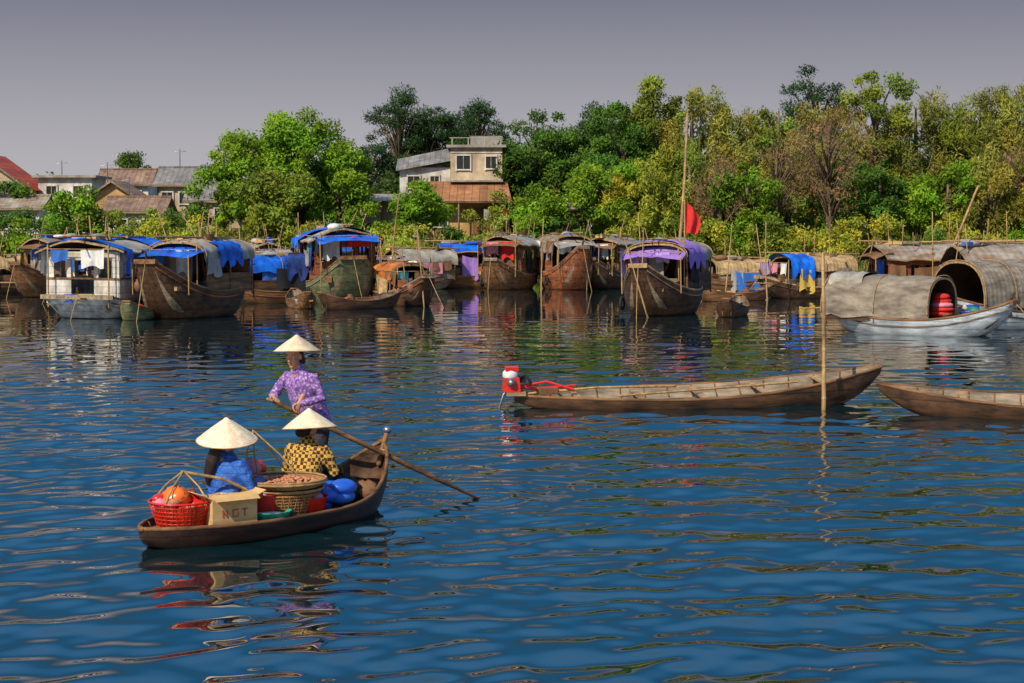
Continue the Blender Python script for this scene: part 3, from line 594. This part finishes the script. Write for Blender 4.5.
def sit(lean=0,hand_l=(.36,.1,.3),hand_r=(.36,-.1,.3),hx=.06):
    return dict(torso=[((-.02,0,.06),(.13,.175)),((-.01,0,.17),(.115,.155)),((.02+lean*.4,0,.32),(.115,.165)),((.03+lean*.8,0,.44),(.10,.175)),((.03+lean,0,.52),(.065,.1))],
        neck=(.03+lean,0,.545),head=(hx+lean,0,.70),
        arm_l=((.03+lean,.185,.465),(.06+lean,.275,.25),hand_l),arm_r=((.03+lean,-.185,.465),(.06+lean,-.275,.25),hand_r),
        leg_l=[(.0,.085,.08),(.2,.11,.17),(.38,.12,.24),(.4,.11,.05),(.42,.1,-.06)],leg_r=[(.0,-.085,.08),(.2,-.11,.17),(.38,-.12,.24),(.4,-.11,.05),(.42,-.1,-.06)],
        legr=[.1,.085,.068,.052,.045],side_l=(0,-1,0),side_r=(0,1,0),th_l=-1,th_r=1,curl=.45)
J=sit(0.0,hx=.04); woman('woman_vendor_blue_jacket',.98,.02,.17,-.05,'jacket_blue',J,((.02,0,.9),(.12,-.12,0),.28,.215),tail=True,fat=1.2,af=1.15)
J=sit(.05,(.33,.1,.28),(.36,-.06,.3)); J['hyaw']=-.3; woman('woman_vendor_checked_shirt',1.98,-.02,.2,.25,'shirt_check',J,((.1,0,.865),(-.08,.06,0),.265,.19),fat=1.05)
O3=Vector((-2.075,17.02,.08)); rel=O3-Vector(SO); bx=.596*rel.x+.803*rel.y; by=-.803*rel.x+.596*rel.y
def loc3(w):
    d=Vector(w)-O3; f=Vector((-.596,-.803,0)); l=Vector((.803,-.596,0)); return Vector((d.dot(f),d.dot(l),d.z))
gr=loc3(A.lerp(C,.025)); gl=loc3(A.lerp(C,.12)); ax=(loc3(C)-loc3(A)).normalized()
def grip(g,el,s):
    fw=(g-Vector(el)); fw=(fw-ax*fw.dot(ax)).normalized()
    up=fw.cross(ax*s); nz=up if up.z>0 else -up
    return g-fw*.085+nz*.03,fw
el_r=(.20,-.25,1.04); el_l=(.05,.29,1.04)
wr,fr=grip(gr,el_r,1); wl,fl=grip(gl,el_l,1)
def thumbflag(fw,sd): 
    z=fw.cross(Vector(sd)); return 1 if z.z>0 else -1
J=dict(torso=[((-.1,.04,.76),(.13,.18)),((-.07,.03,.88),(.12,.165)),((.0,.0,1.06),(.125,.17)),((.05,0,1.20),(.11,.175)),((.08,0,1.28),(.065,.10))],
   neck=(.09,0,1.31),head=(.15,0,1.45),hpitch=.12,hyaw=.25,
   arm_l=((.065,.175,1.235),el_l,wl),arm_r=((.065,-.175,1.235),el_r,wr),fwd_l=fl,fwd_r=fr,
   leg_l=[(-.1,.12,.80),(-.03,.17,.6),(.03,.2,.43),(.0,.2,.2),(-.02,.2,.08)],leg_r=[(-.1,-.04,.80),(-.1,.03,.6),(-.1,.06,.43),(-.17,.07,.2),(-.2,.07,.08)],
   legr=[.105,.09,.072,.062,.055],side_l=-ax,side_r=-ax,th_l=thumbflag(fl,-ax),th_r=thumbflag(fr,-ax),curl=1.15)
woman('woman_rower_purple_blouse',bx,by,.08,math.pi,'blouse_purple',J,((.11,0,1.665),(.05,-.04,0),.235,.165),fat=1.12,af=.95)

# ---------------------------------------------------------------- terrain
def bank(x): return 90.5+1.2*np.sin(x*.17)+.6*np.sin(x*.43+1)
def terr(x,y):
    s=np.clip((y-bank(x))/7,-.35,1); s2=np.clip(s,0,1); z=2.1*(s2*s2*(3-2*s2))
    z=z+np.where(s<0,s*6,0)+.15*np.sin(x*.8)*np.sin(y*.6)*s2
    return z+np.clip((y-110)/200,0,1)*.5
xs=np.concatenate([np.linspace(-1500,-60,20),np.linspace(-58,58,150),np.linspace(60,1500,20)])
ys=np.concatenate([np.linspace(-300,80,10),np.linspace(82,112,46),np.linspace(115,2500,50)])
XX,YY=np.meshgrid(xs,ys); ZZ=terr(XX,YY)
mb=MB(); mat('ground_mat',(.15,.16,.05),(.18,.12,.055),(.6,.6,.6),rough=.95,bump=.8)
mb.grid([[ (XX[i,j],YY[i,j],ZZ[i,j]) for j in range(len(xs))] for i in range(len(ys))],'ground_mat'); mb.obj('ground')

# ---------------------------------------------------------------- foliage
fm=bpy.data.materials.new('foliage'); fm.use_nodes=True; nt=fm.node_tree; b=nt.nodes['Principled BSDF']
at=nt.nodes.new('ShaderNodeAttribute'); at.attribute_name='Col'; nt.links.new(at.outputs['Color'],b.inputs['Base Color'])
b.inputs['Roughness'].default_value=.65; b.inputs['Specular IOR Level'].default_value=.12
tr=nt.nodes.new('ShaderNodeBsdfTranslucent'); nt.links.new(at.outputs['Color'],tr.inputs['Color'])
mx=nt.nodes.new('ShaderNodeMixShader'); mx.inputs[0].default_value=.35; nt.links.new(b.outputs[0],mx.inputs[1]); nt.links.new(tr.outputs[0],mx.inputs[2])
nt.links.new(mx.outputs[0],nt.nodes['Material Output'].inputs['Surface']); MATS['foliage']=fm
mat('bark',(.22,.16,.10),(.10,.065,.04),(8,8,2),rough=.95,bump=.8)
def leaf_mesh(P,ax,wd,col):
    n=len(P); V=np.stack([P-ax,P+wd,P+ax,P-wd],1).reshape(-1,3); F=np.arange(n*4).reshape(n,4)
    return V,F,col
def rand_unit(n,r): v=r.normal(size=(n,3)); return v/np.linalg.norm(v,axis=1,keepdims=True)
def make_plant(name,V,F,C,trunk):
    tv=trunk.v if trunk else []; tf=trunk.f if trunk else []
    nv=len(V); me=bpy.data.meshes.new(name)
    allv=np.concatenate([V,np.array(tv).reshape(-1,3)]) if len(tv) else V
    loops=F.reshape(-1).tolist(); starts=[i*4 for i in range(len(F))]; st=len(loops); tot=[4]*len(F)
    for f in tf: starts.append(st); tot.append(len(f)); loops+=[i+nv for i in f]; st+=len(f)
    me.vertices.add(len(allv)); me.vertices.foreach_set('co',allv.astype(np.float32).ravel())
    me.loops.add(len(loops)); me.loops.foreach_set('vertex_index',loops)
    me.polygons.add(len(starts)); me.polygons.foreach_set('loop_start',starts); me.polygons.foreach_set('loop_total',tot)
    me.materials.append(fm); me.materials.append(MATS['bark'])
    me.polygons.foreach_set('material_index',[0]*len(F)+[1]*len(tf)); me.update(calc_edges=True); me.validate()
    a=me.attributes.new('Col','FLOAT_COLOR','FACE'); cc=np.ones((len(starts),4),np.float32); cc[:len(F),:3]=C; a.data.foreach_set('color',cc.ravel())
    o=bpy.data.objects.new(name,me); COL.objects.link(o); return o
def plant(name,X,Y,ztop,R,col,style='broad',seed=0,dens=1.0,zlow=None):
    r=np.random.default_rng(seed+int(abs(X)*37+Y*11)); zb=float(terr(np.array(X),np.array(Y)))-.15; H=ztop-zb
    lo=zlow if zlow is not None else zb+H*{'broad':.18,'pine':.3,'bamboo':.05,'bush':0.0,'bare':.25}[style]
    cz=(ztop+lo)/2; rz=(ztop-lo)/2; tk=MB()
    nc={'broad':50,'pine':46,'bamboo':60,'bush':22,'bare':46}[style]
    nc=int(nc*max(.5,(R/2.4)**1.3)*dens); cs=[];cr=[]
    for i in range(nc):
        d=rand_unit(1,r)[0]; q=r.uniform(.35,1.0)**.6
        p=np.array([X+d[0]*R*q,Y+d[1]*R*q,cz+d[2]*rz*q])
        hfrac=(p[2]-lo)/(ztop-lo)
        if style=='pine': k=1.1-.35*hfrac; p[0]=X+(p[0]-X)*k; p[1]=Y+(p[1]-Y)*k
        if style=='bamboo': k=.75+.45*math.sin(hfrac*2.6); p[0]=X+(p[0]-X)*k; p[1]=Y+(p[1]-Y)*k
        cs.append(p); cr.append(r.uniform(.3,.95)*(R/2.6)**.5)
    lean=r.uniform(-.3,.3,2)
    tp=[(X,Y,zb-.3),(X+lean[0]*.4,Y+lean[1]*.4,zb+H*.3),(X+lean[0],Y+lean[1],zb+H*.6),(X+lean[0]*.8,Y+lean[1],zb+H*.88)]
    tr_=H*.022+.05
    if style!='bush': tk.tube(tp,[tr_*1.3,tr_,tr_*.6,tr_*.2],'bark',7,round_=False)
    for i,p in enumerate(cs):
        if style=='bamboo' :
            if i%3==0: tk.tube([(X+r.uniform(-.5,.5),Y+r.uniform(-.5,.5),zb),tuple((p+np.array([X,Y,zb]))/2+np.array([0,0,.5])),tuple(p)],[.05,.04,.015],'bark',5,round_=False)
        elif style=='bush':
            if i%4==0: tk.tube([(X,Y,zb),tuple(p)],[.04,.01],'bark',4,round_=False)
        elif i%(1 if style in('bare','pine') else 2)==0:
            t=min(.85,max(.15,((p[2]-zb)/H)-.2)); a=Vector(tp[0]).lerp(Vector(tp[3]),t); b=Vector(p); m=a.lerp(b,.5)+Vector((0,0,.12*H*.3))
            tk.tube([a,m,b],[tr_*.38,tr_*.22,.02],'bark',5,round_=False)
            if style=='bare':
                for k in range(7):
                    e=b+Vector(rand_unit(1,r)[0])*r.uniform(.4,.9)+Vector((0,0,.3)); tk.tube([m.lerp(b,r.uniform(.3,1)),e],[.018,.006],'bark',3,round_=False)
    npc={'broad':290,'pine':260,'bamboo':240,'bush':280,'bare':90}[style]
    Ps=[];Cs=[];Ax=[];Wd=[]
    for p,rad in zip(cs,cr):
        n=int(npc*rad/.7); d=rand_unit(n,r); q=r.uniform(.1,1,n)**.45
        sq={'broad':(1,1,.72),'pine':(1.15,1.15,.6),'bamboo':(.8,.8,1.25),'bush':(1,1,.8),'bare':(1,1,.9)}[style]
        pts=p+d*(q*rad)[:,None]*np.array(sq); pts+=r.normal(size=(n,3))*.10
        tone=r.uniform(.6,1.35); hue=r.uniform(-.16,.16)
        c=np.array(col)*tone*r.uniform(.7,1.35,(n,1))*np.array([1+hue,1,1-hue*.5]); Cs.append(c)
        ls,asp={'broad':(.11,.5),'pine':(.12,.28),'bamboo':(.15,.24),'bush':(.10,.45),'bare':(.13,.12)}[style]
        a=rand_unit(n,r); 
        if style=='bamboo': a[:,2]-=.7
        if style=='bare': a[:,2]+=.6
        a/=np.linalg.norm(a,axis=1,keepdims=True)
        nn=rand_unit(n,r)*.7+d*.8+np.array([-.15,-.35,.5]); w=np.cross(a,nn); w/=np.linalg.norm(w,axis=1,keepdims=True)+1e-6
        s=r.uniform(.7,1.3,(n,1))*ls; Ps.append(pts); Ax.append(a*s); Wd.append(w*s*asp)
    V,F,C=leaf_mesh(np.concatenate(Ps),np.concatenate(Ax),np.concatenate(Wd),np.concatenate(Cs))
    return make_plant(name,V,F,C,tk)
G1=(.17,.29,.018); G2=(.08,.16,.02); GO=(.28,.26,.045); GD=(.035,.08,.02); GY=(.33,.34,.035); BR=(.34,.21,.09); GM=(.21,.26,.03)
def many(name,style,rows):
    for i,(x,y,z,R,c) in enumerate(rows): plant(name,x,y,z,R,c,style,seed=i)
many('broadleaf_tree','broad',[(-14.7,97,8.2,2.5,G1),(-12.0,97.5,9.5,3.0,G1),(-9.8,97,7.5,1.8,G1),(-16.6,98,6.9,1.7,G1),(-13,94.5,6.2,2.2,GM),
  (1.6,108,10.2,2.7,G2),(4.4,108,9.6,2.6,G2),(-.1,108,8.2,1.9,G2),(5.4,97,6.9,2.3,G1),(8.6,103,11.5,2.4,GM),(6.3,102,10.0,2.2,G2),
  (21.6,102,12.3,2.2,GM),(-5.0,96,5.2,1.6,G1),(-24.5,96,4.9,1.6,G1),(-35.8,160,9.8,2.3,G2),(-31,105,6.0,1.5,G2),(16.2,103,10.9,2.2,GM),
  (-33,158,8.2,2.2,G2),(-22,150,8.4,2,G2),(13.2,96,6.8,2.0,G1),(24,95,6.6,2,G1),(1.5,98,5.0,1.6,G1),(20.5,96,7.2,1.7,G2),(-41,108,8,2.2,G2)])
many('pine_tree','pine',[(-8.2,125,13.0,2.9,GD),(-6.2,126,12.4,2.4,GD),(-2.6,125,12.7,2.5,GD),(-4.6,127,11.2,2.2,GD),(-10.2,124,9.6,2.0,GD),(19.7,112,13.2,2.6,GD),(-.6,124,10.6,1.8,GD),(5.5,112,11.2,2.0,GD)])
many('bamboo_clump','bamboo',[(10.9,102,11.3,2.2,GO),(13.6,102,10.0,2.2,GO),(9.9,97,7.6,1.9,GM),(7.3,96,6.7,1.8,GY),(23.9,102,11.1,2.4,GO),(26.0,102,11.3,2.4,GM),(28.3,102,10.9,2.5,GO),
  (30.6,102,11.5,2.6,GO),(33.5,102,11.0,2.6,GM),(36.5,102,11.5,2.8,GO),(26.5,95,7.2,2,GO),(28.8,95.5,6.8,2,GY),(18.8,102,10.5,2.2,GO),(31.5,95,7,2.2,GO),(34.5,96,7.2,2.4,GM)])
many('bare_tree','bare',[(18.0,96.5,9.5,2.6,BR),(11.6,95.5,7.0,1.7,BR),(28.6,95,8.2,1.8,BR),(15.2,97,8.0,1.7,BR)])
rb=np.random.default_rng(5); x=-40.0; k=0
while x<42:
    right=x>-2
    plant('riverside_bush',x,float(bank(np.array(x)))+rb.uniform(1.5,4),rb.uniform(2.3,3.5)+(0.9 if right else 0)*rb.uniform(0,1.2),rb.uniform(1.0,1.6),[G1,GM,GY,GO,G2,GY][rb.integers(0,6)],'bush',seed=k,dens=1.1); k+=1
    x+=rb.uniform(1.1,2.0)
x=5.0
while x<42:
    plant('riverside_bush',x,97+rb.uniform(0,3),rb.uniform(4.2,6.2),rb.uniform(1.5,2.1),[G1,GM,GY,GO,G2][rb.integers(0,5)],'bush',seed=k); k+=1; x+=rb.uniform(1.7,2.6)
for (x,y,z) in [(-7.4,96,4.2),(-20.5,97,4.0),(-27.5,97,3.8),(-29.8,98,3.8),(-22.8,96,4.0),(-18.5,95,4.0),(-33,99,4.0),(3.2,100,5.6),(-36,99,4.4),(-10,95,4.1),(-1.2,102,5.6)]:
    plant('riverside_bush',x,y,z,1.5,[G1,GM,G2][k%3],'bush',seed=k); k+=1
def mass(name,rows,col,ls=.2):
    r=np.random.default_rng(11); Ps=[];Ax=[];Wd=[];Cs=[]
    for (x0,x1,y,zt,n) in rows:
        for i in range(n):
            cx=r.uniform(x0,x1); cy=y+r.uniform(-3,3); z1=zt*r.uniform(.75,1.02); cz=2+(z1-2)*r.uniform(0.05,1)**.7; rad=r.uniform(.8,1.6); m=130
            d=rand_unit(m,r); pts=np.array([cx,cy,cz])+d*(r.uniform(.2,1,m)**.5*rad)[:,None]; t=r.uniform(.5,1.2)
            a=rand_unit(m,r); w=np.cross(a,rand_unit(m,r)); w/=np.linalg.norm(w,axis=1,keepdims=True)
            Ps.append(pts);Ax.append(a*ls);Wd.append(w*ls*.5);Cs.append(np.array(col)*t*r.uniform(.7,1.3,(m,1)))
    V,F,C=leaf_mesh(np.concatenate(Ps),np.concatenate(Ax),np.concatenate(Wd),np.concatenate(Cs)); make_plant(name,V,F,C,None)
mass('background_trees',[(5,46,112,9.2,420),(-2,8,114,7.8,60),(-20,-8,116,6.0,90),(-60,-20,190,8.0,160),(46,75,110,10,200)],(.10,.15,.03))
r=np.random.default_rng(2); n=26000
gx=r.uniform(-42,44,n); gy=bank(gx)+np.abs(r.normal(0,1,n))*3.2-.3; gz=np.maximum(terr(gx,gy),-.05); h=r.uniform(.18,.55,n)
P=np.stack([gx,gy,gz+h*.8],1); a=np.stack([r.normal(0,.25,n),r.normal(0,.2,n),np.ones(n)],1)*h[:,None]; w=np.stack([np.cos(r.uniform(0,3,n)),np.sin(r.uniform(0,3,n)),np.zeros(n)],1)*.035
pal=np.array([(.26,.30,.04),(.16,.22,.035),(.34,.28,.09),(.12,.18,.03)])
V,F,C=leaf_mesh(P,a,w,pal[r.integers(0,4,n)]*r.uniform(.7,1.2,(n,1))); make_plant('riverbank_grass',V,F,C,None)

# ---------------------------------------------------------------- houses
def window(mb,x,y,z,w,h):
    mb.box((x,y-.01,z),(w,.05,h),'window_dark')
    for sx in (-1,1): mb.box((x+sx*w/2,y-.04,z),(.08,.12,h+.16),'plaster_white')
    for sz in (-1,1): mb.box((x,y-.045,z+sz*h/2),(w-.08,.12,.08),'plaster_white')
    mb.box((x,y-.05,z),(.05,.06,h-.08),'wood_tan')
def house(name,X,Y,w,d,zb,ze,zr,roof,wall,wins=2,ov=.35,rz=0,axis='x'):
    mb=MB(); H=ze-zb
    mb.box((0,0,H/2),(w,d,H),wall)
    if zr>ze:
        if axis=='x':
            for sy in (-1,1):
                mb.grid([[(-w/2-ov,0,zr-zb),(w/2+ov,0,zr-zb)],[(-w/2-ov,sy*(d/2+ov),H-.1),(w/2+ov,sy*(d/2+ov),H-.1)]],roof,False)
                mb.grid([[(-w/2-ov,0,zr-zb-.1),(w/2+ov,0,zr-zb-.1)],[(-w/2-ov,sy*(d/2+ov),H-.2),(w/2+ov,sy*(d/2+ov),H-.2)]],'wood_grey',False)
                mb.box((0,sy*(d/2+ov),H-.15),(w+2*ov,.04,.14),'wood_grey')
                mb.add([(sy*w/2,-d/2,H),(sy*w/2,d/2,H),(sy*w/2,0,zr-zb-.12)],[(0,1,2)],wall,False)
            mb.box((0,0,zr-zb+.03),(w+2*ov,.2,.1),roof)
        else:
            for sx in (-1,1):
                mb.grid([[(0,-d/2-ov,zr-zb),(0,d/2+ov,zr-zb)],[(sx*(w/2+ov),-d/2-ov,H-.1),(sx*(w/2+ov),d/2+ov,H-.1)]],roof,False)
                mb.add([(-w/2,sx*d/2,H),(w/2,sx*d/2,H),(0,sx*d/2,zr-zb-.12)],[(0,1,2)],wall,False)
                L_=math.hypot(w/2+ov,zr-ze+.1); an=math.atan2(zr-ze+.1,w/2+ov)
                mb.box((sx*(w/4+ov/2),-d/2-ov,(zr-zb+H-.1)/2-.06),(L_,.05,.12),'wood_grey',R=Matrix.Rotation(sx*an,3,'Y'))
    else:
        mb.box((0,0,H+.06),(w+2*ov,d+2*ov,.16),'concrete')
    for i in range(wins):
        x=-w/2+w*(i+.5)/wins; window(mb,x,-d/2,H-.95,.75,.8)
    mb.tube([(-w*.2,0,zr-zb),(-w*.2,0,zr-zb+1.2)],.03,'metal_grey',5); mb.tube([(-w*.2-.4,0,zr-zb+1.0),(-w*.2+.4,0,zr-zb+1.05)],.02,'metal_grey',5)
    return mb,mb.obj(name,(X,Y,zb),rz)
mb=MB()
mb.box((1.6,2,3.0),(3.2,4,6.0),'plaster_cream'); mb.box((1.6,2,6.1),(3.7,4.6,.16),'concrete'); mb.box((2.2,2.5,6.5),(2.0,2.5,.6),'concrete')
for x in (.1,1.1,2.1,3.1): mb.box((x,.0,6.4),(.08,.08,.44),'concrete')
mb.box((1.6,0,6.62),(3.3,.06,.05),'concrete'); mb.box((1.6,-.25,3.95),(3.3,.5,.1),'concrete')
window(mb,2.5,0,5.1,.7,.8); window(mb,.8,0,5.1,.9,.9); mb.box((1.6,-.02,5.75),(3.2,.06,.12),'plaster_white')
mb.box((-1.6,2.2,2.4),(3.15,3.6,4.8),'plaster_white')
for s in (-1,1): mb.grid([[(-3.4,2.2,5.4),(.0,2.2,6.1)],[(-3.4,2.2+s*2.2,4.6),(.0,2.2+s*2.2,5.2)]],'roof_slate',False)
for x in (-3.17,-.02): mb.add([(x,.4,4.8),(x,4.0,4.8),(x,2.2,5.4)],[(0,1,2)],'plaster_white',False)
window(mb,-2.3,.4,3.9,.8,.8); window(mb,-1.0,.4,3.9,.6,.8)
mb.grid([[(-2.2,.3,3.95),(3.5,.3,3.95)],[(-2.5,-3.2,2.65),(3.8,-3.2,2.65)]],'roof_rust',False)
mb.grid([[(-2.2,.3,3.87),(3.5,.3,3.87)],[(-2.5,-3.2,2.57),(3.8,-3.2,2.57)]],'wood_grey',False)
mb.box((.6,-1.0,1.3),(5.2,2.2,2.6),'plaster_ochre'); mb.box((1.9,-2.14,1.2),(1.0,.06,2.2),'cloth_brown'); window(mb,-.6,-2.1,1.6,1,1)
for x in (-2.3,.6,3.6): mb.tube([(x,-3.1,0),(x,-3.1,2.65)],.06,'wood_grey',6)
mb.cloth((2.8,-2.9,2.2),(3.5,-2.9,2.2),.8,'cloth_red'); mb.cloth((2.1,-2.9,2.2),(2.6,-2.9,2.2),.6,'cloth_grey')
mb.obj('concrete_house',(-3.8,106,1.75),0)
for i,(X,Y,w,z,m) in enumerate([(-7.9,103,3.4,4.9,'roof_tin'),(2.9,99,3,4.35,'roof_tin'),(-15.5,101,3,4.6,'roof_rust')]):
    mb=MB(); mb.grid([[(-w/2,1,z),(w/2,1,z-.05)],[(-w/2-.1,-1.1,z-.5),(w/2+.1,-1.1,z-.45)]],m,False); mb.grid([[(-w/2,1,z-.06),(w/2,1,z-.11)],[(-w/2-.1,-1.1,z-.56),(w/2+.1,-1.1,z-.51)]],'wood_grey',False)
    for x in (-w/2+.1,0,w/2-.1):
        for y in (-1,.9): mb.tube([(x,y,1.8),(x,y,z-.45 if y<0 else z-.1)],.05,'wood_grey',6)
    mb.box((0,.92,z-1.1),(w-.1,.04,1.4),'plaster_cream'); mb.obj('tin_roof_shed',(X,Y,0))
house('red_roof_house',-34.8,115,5.8,5,2.0,5.4,7.7,'roof_red','plaster_cream',3,axis='y')
house('white_villa',-30.0,117,3.6,4,2.3,6.2,6.2,'roof_tile','plaster_white',2)
house('tile_roof_house',-25.2,110,3.8,4,2.0,4.4,5.8,'roof_tile','plaster_ochre',2,axis='y')
house('grey_roof_house',-21.2,113,3.4,4,2.0,5.7,6.8,'roof_slate','plaster_cream',3)
house('small_white_house',-30.8,105,4.4,3,2.0,4.1,4.8,'roof_tin','plaster_white',3)
house('small_white_house',-22.6,104,3.2,3,2.0,3.9,4.7,'roof_tile','plaster_white',2)
house('small_white_house',-27.5,123,3.4,3,2.2,6.0,7.0,'roof_tile','plaster_white',2)
house('small_white_house',-18.8,108,2.6,3,2.0,4.6,5.6,'roof_slate','plaster_cream',2)

# ---------------------------------------------------------------- water
us=np.concatenate([-np.geomspace(6,.46,14),np.linspace(-.42,.42,640),np.geomspace(.46,6,14)])
y1=1/np.linspace(1/8.0,1/96.0,960); ys=np.concatenate([np.linspace(-60,7.8,12),y1]); nY=len(ys); nU=len(us)
U,YY=np.meshgrid(us,ys); XX=U*np.maximum(YY,8); Z=np.zeros_like(XX)
dY=np.maximum(YY,8)**2*((1/8-1/96)/960); r=np.random.default_rng(33)
patch=.5+.5*np.sin(XX*.23+1.3*np.sin(YY*.11))*np.sin(YY*.19+1.1*np.sin(XX*.17)+.7)
far=np.clip((20/np.maximum(YY,8)),0,1)**.8
# calmer water in the lee of the sampan
lee=1-.55*np.exp(-(((XX+2.4)/2.2)**2+((YY-13.4)/2.6)**2))
for i in range(64):
    lam=math.exp(r.uniform(math.log(.24),math.log(1.7))); th=r.normal(-1.45,.55); k=2*math.pi/lam
    slope=.0175*(1.2 if .35<lam<1.0 else .7); A_=slope/k; wgt=np.clip((lam/(dY*2.2)-.8)/1.2,0,1)*far
    wob=.9*np.sin(XX*.31*r.uniform(.5,1.5)+r.uniform(0,6))+.9*np.sin(YY*.27*r.uniform(.5,1.5)+r.uniform(0,6))
    mod=(.45+.8*patch) if lam<1 else .9
    Z+=A_*wgt*mod*lee*np.sin(k*(XX*math.cos(th)+YY*math.sin(th))+wob+r.uniform(0,6.28))
def rings(cx,cy,lam,amp,dec):
    R=np.hypot(XX-cx,YY-cy); return amp*np.sin(2*np.pi*R/lam)*np.exp(-R/dec)*np.clip(R/.1,0,1)
Z+=rings(-.3,17.6,.26,.006,.9)+rings(-1.5,17.0,.38,.005,1.4)+rings(1.3,11.2,.3,.003,.35)
inner=(np.abs(U)<.43)&(YY>7.9); Z=np.where(inner,Z,0)
co=np.stack([XX,YY,Z],-1).reshape(-1,3).astype(np.float32)
ii=np.arange((nY-1)*(nU-1)); i0=ii//(nU-1); j0=ii%(nU-1); a=i0*nU+j0
F=np.stack([a,a+1,a+1+nU,a+nU],1).astype(np.int32)
me=bpy.data.meshes.new('water'); me.vertices.add(len(co)); me.vertices.foreach_set('co',co.ravel()); me.loops.add(F.size); me.loops.foreach_set('vertex_index',F.ravel())
me.polygons.add(len(F)); me.polygons.foreach_set('loop_start',np.arange(len(F),dtype=np.int32)*4); me.polygons.foreach_set('loop_total',np.full(len(F),4,np.int32))
me.polygons.foreach_set('use_smooth',np.ones(len(F),bool)); me.update(calc_edges=True)
o=bpy.data.objects.new('water',me); COL.objects.link(o)
m=bpy.data.materials.new('river_water'); m.use_nodes=True; nt=m.node_tree; N=nt.nodes; Lk=nt.links; N.remove(N['Principled BSDF'])
df=N.new('ShaderNodeBsdfDiffuse'); df.inputs['Color'].default_value=(.001,.014,.018,1)
gl=N.new('ShaderNodeBsdfGlossy'); gl.inputs['Roughness'].default_value=.01; gl.inputs['Color'].default_value=(1,1,1,1)
fr=N.new('ShaderNodeFresnel'); fr.inputs['IOR'].default_value=2.0
tc=N.new('ShaderNodeTexCoord'); mp=N.new('ShaderNodeMapping'); mp.inputs['Scale'].default_value=(1.4,3.2,1); no=N.new('ShaderNodeTexNoise'); no.inputs['Detail'].default_value=2; no.inputs['Scale'].default_value=1
Lk.new(tc.outputs['Object'],mp.inputs[0]); Lk.new(mp.outputs[0],no.inputs['Vector'])
bp=N.new('ShaderNodeBump'); bp.inputs['Strength'].default_value=.05; bp.inputs['Distance'].default_value=.03; Lk.new(no.outputs['Fac'],bp.inputs['Height'])
for q in (df,gl,fr): Lk.new(bp.outputs[0],q.inputs['Normal'])
ms=N.new('ShaderNodeMixShader'); Lk.new(fr.outputs[0],ms.inputs[0]); Lk.new(df.outputs[0],ms.inputs[1]); Lk.new(gl.outputs[0],ms.inputs[2]); Lk.new(ms.outputs[0],N['Material Output'].inputs['Surface'])
me.materials.append(m)

# ---------------------------------------------------------------- world, sun, camera
sunv=Vector((-.50,-.72,.78)).normalized(); elev=math.asin(sunv.z); rot=math.atan2(sunv.x,sunv.y)
w=bpy.data.worlds.new('World'); scn.world=w; w.use_nodes=True; nt=w.node_tree; N=nt.nodes; Lk=nt.links; bg=N['Background']; bg.inputs['Strength'].default_value=.15
sk=N.new('ShaderNodeTexSky'); sk.sky_type='NISHITA'; sk.sun_disc=False; sk.sun_elevation=elev; sk.sun_rotation=rot%(2*math.pi); Lk.new(sk.outputs[0],bg.inputs[0])
bg2=N.new('ShaderNodeBackground'); bg2.inputs['Strength'].default_value=1
tc=N.new('ShaderNodeTexCoord'); sp=N.new('ShaderNodeSeparateXYZ'); Lk.new(tc.outputs['Generated'],sp.inputs[0])
cr=N.new('ShaderNodeValToRGB'); el=cr.color_ramp.elements; el[0].position=0; el[0].color=(.52,.49,.51,1); el[1].position=.55; el[1].color=(.22,.52,1.0,1)
for p,c in ((.055,(.405,.395,.43)),(.13,(.20,.205,.265)),(.17,(.055,.14,.26)),(.25,(.035,.20,.46)),(.38,(.11,.38,.80))): e=el.new(p); e.color=(*c,1)
Lk.new(sp.outputs['Z'],cr.inputs[0]); Lk.new(cr.outputs[0],bg2.inputs[0])
mr=N.new('ShaderNodeMapRange'); mr.inputs[1].default_value=.4; mr.inputs[2].default_value=.8; mr.inputs[3].default_value=1; mr.inputs[4].default_value=0; Lk.new(sp.outputs['Z'],mr.inputs[0])
ms=N.new('ShaderNodeMixShader'); Lk.new(mr.outputs[0],ms.inputs[0]); Lk.new(bg.outputs[0],ms.inputs[1]); Lk.new(bg2.outputs[0],ms.inputs[2]); Lk.new(ms.outputs[0],N['World Output'].inputs[0])
l=bpy.data.lights.new('sun','SUN'); l.energy=5.0; l.angle=math.radians(.5); l.color=(1,.90,.72); so=bpy.data.objects.new('sun',l); COL.objects.link(so); so.rotation_euler=sunv.to_track_quat('Z','Y').to_euler()
cam=bpy.data.cameras.new('camera'); cam.lens=60; cam.sensor_width=36; cam.clip_end=5000; co_=bpy.data.objects.new('camera',cam); COL.objects.link(co_)
co_.location=(0,0,2.8); co_.rotation_euler=(math.radians(90-3.80),0,0); scn.camera=co_
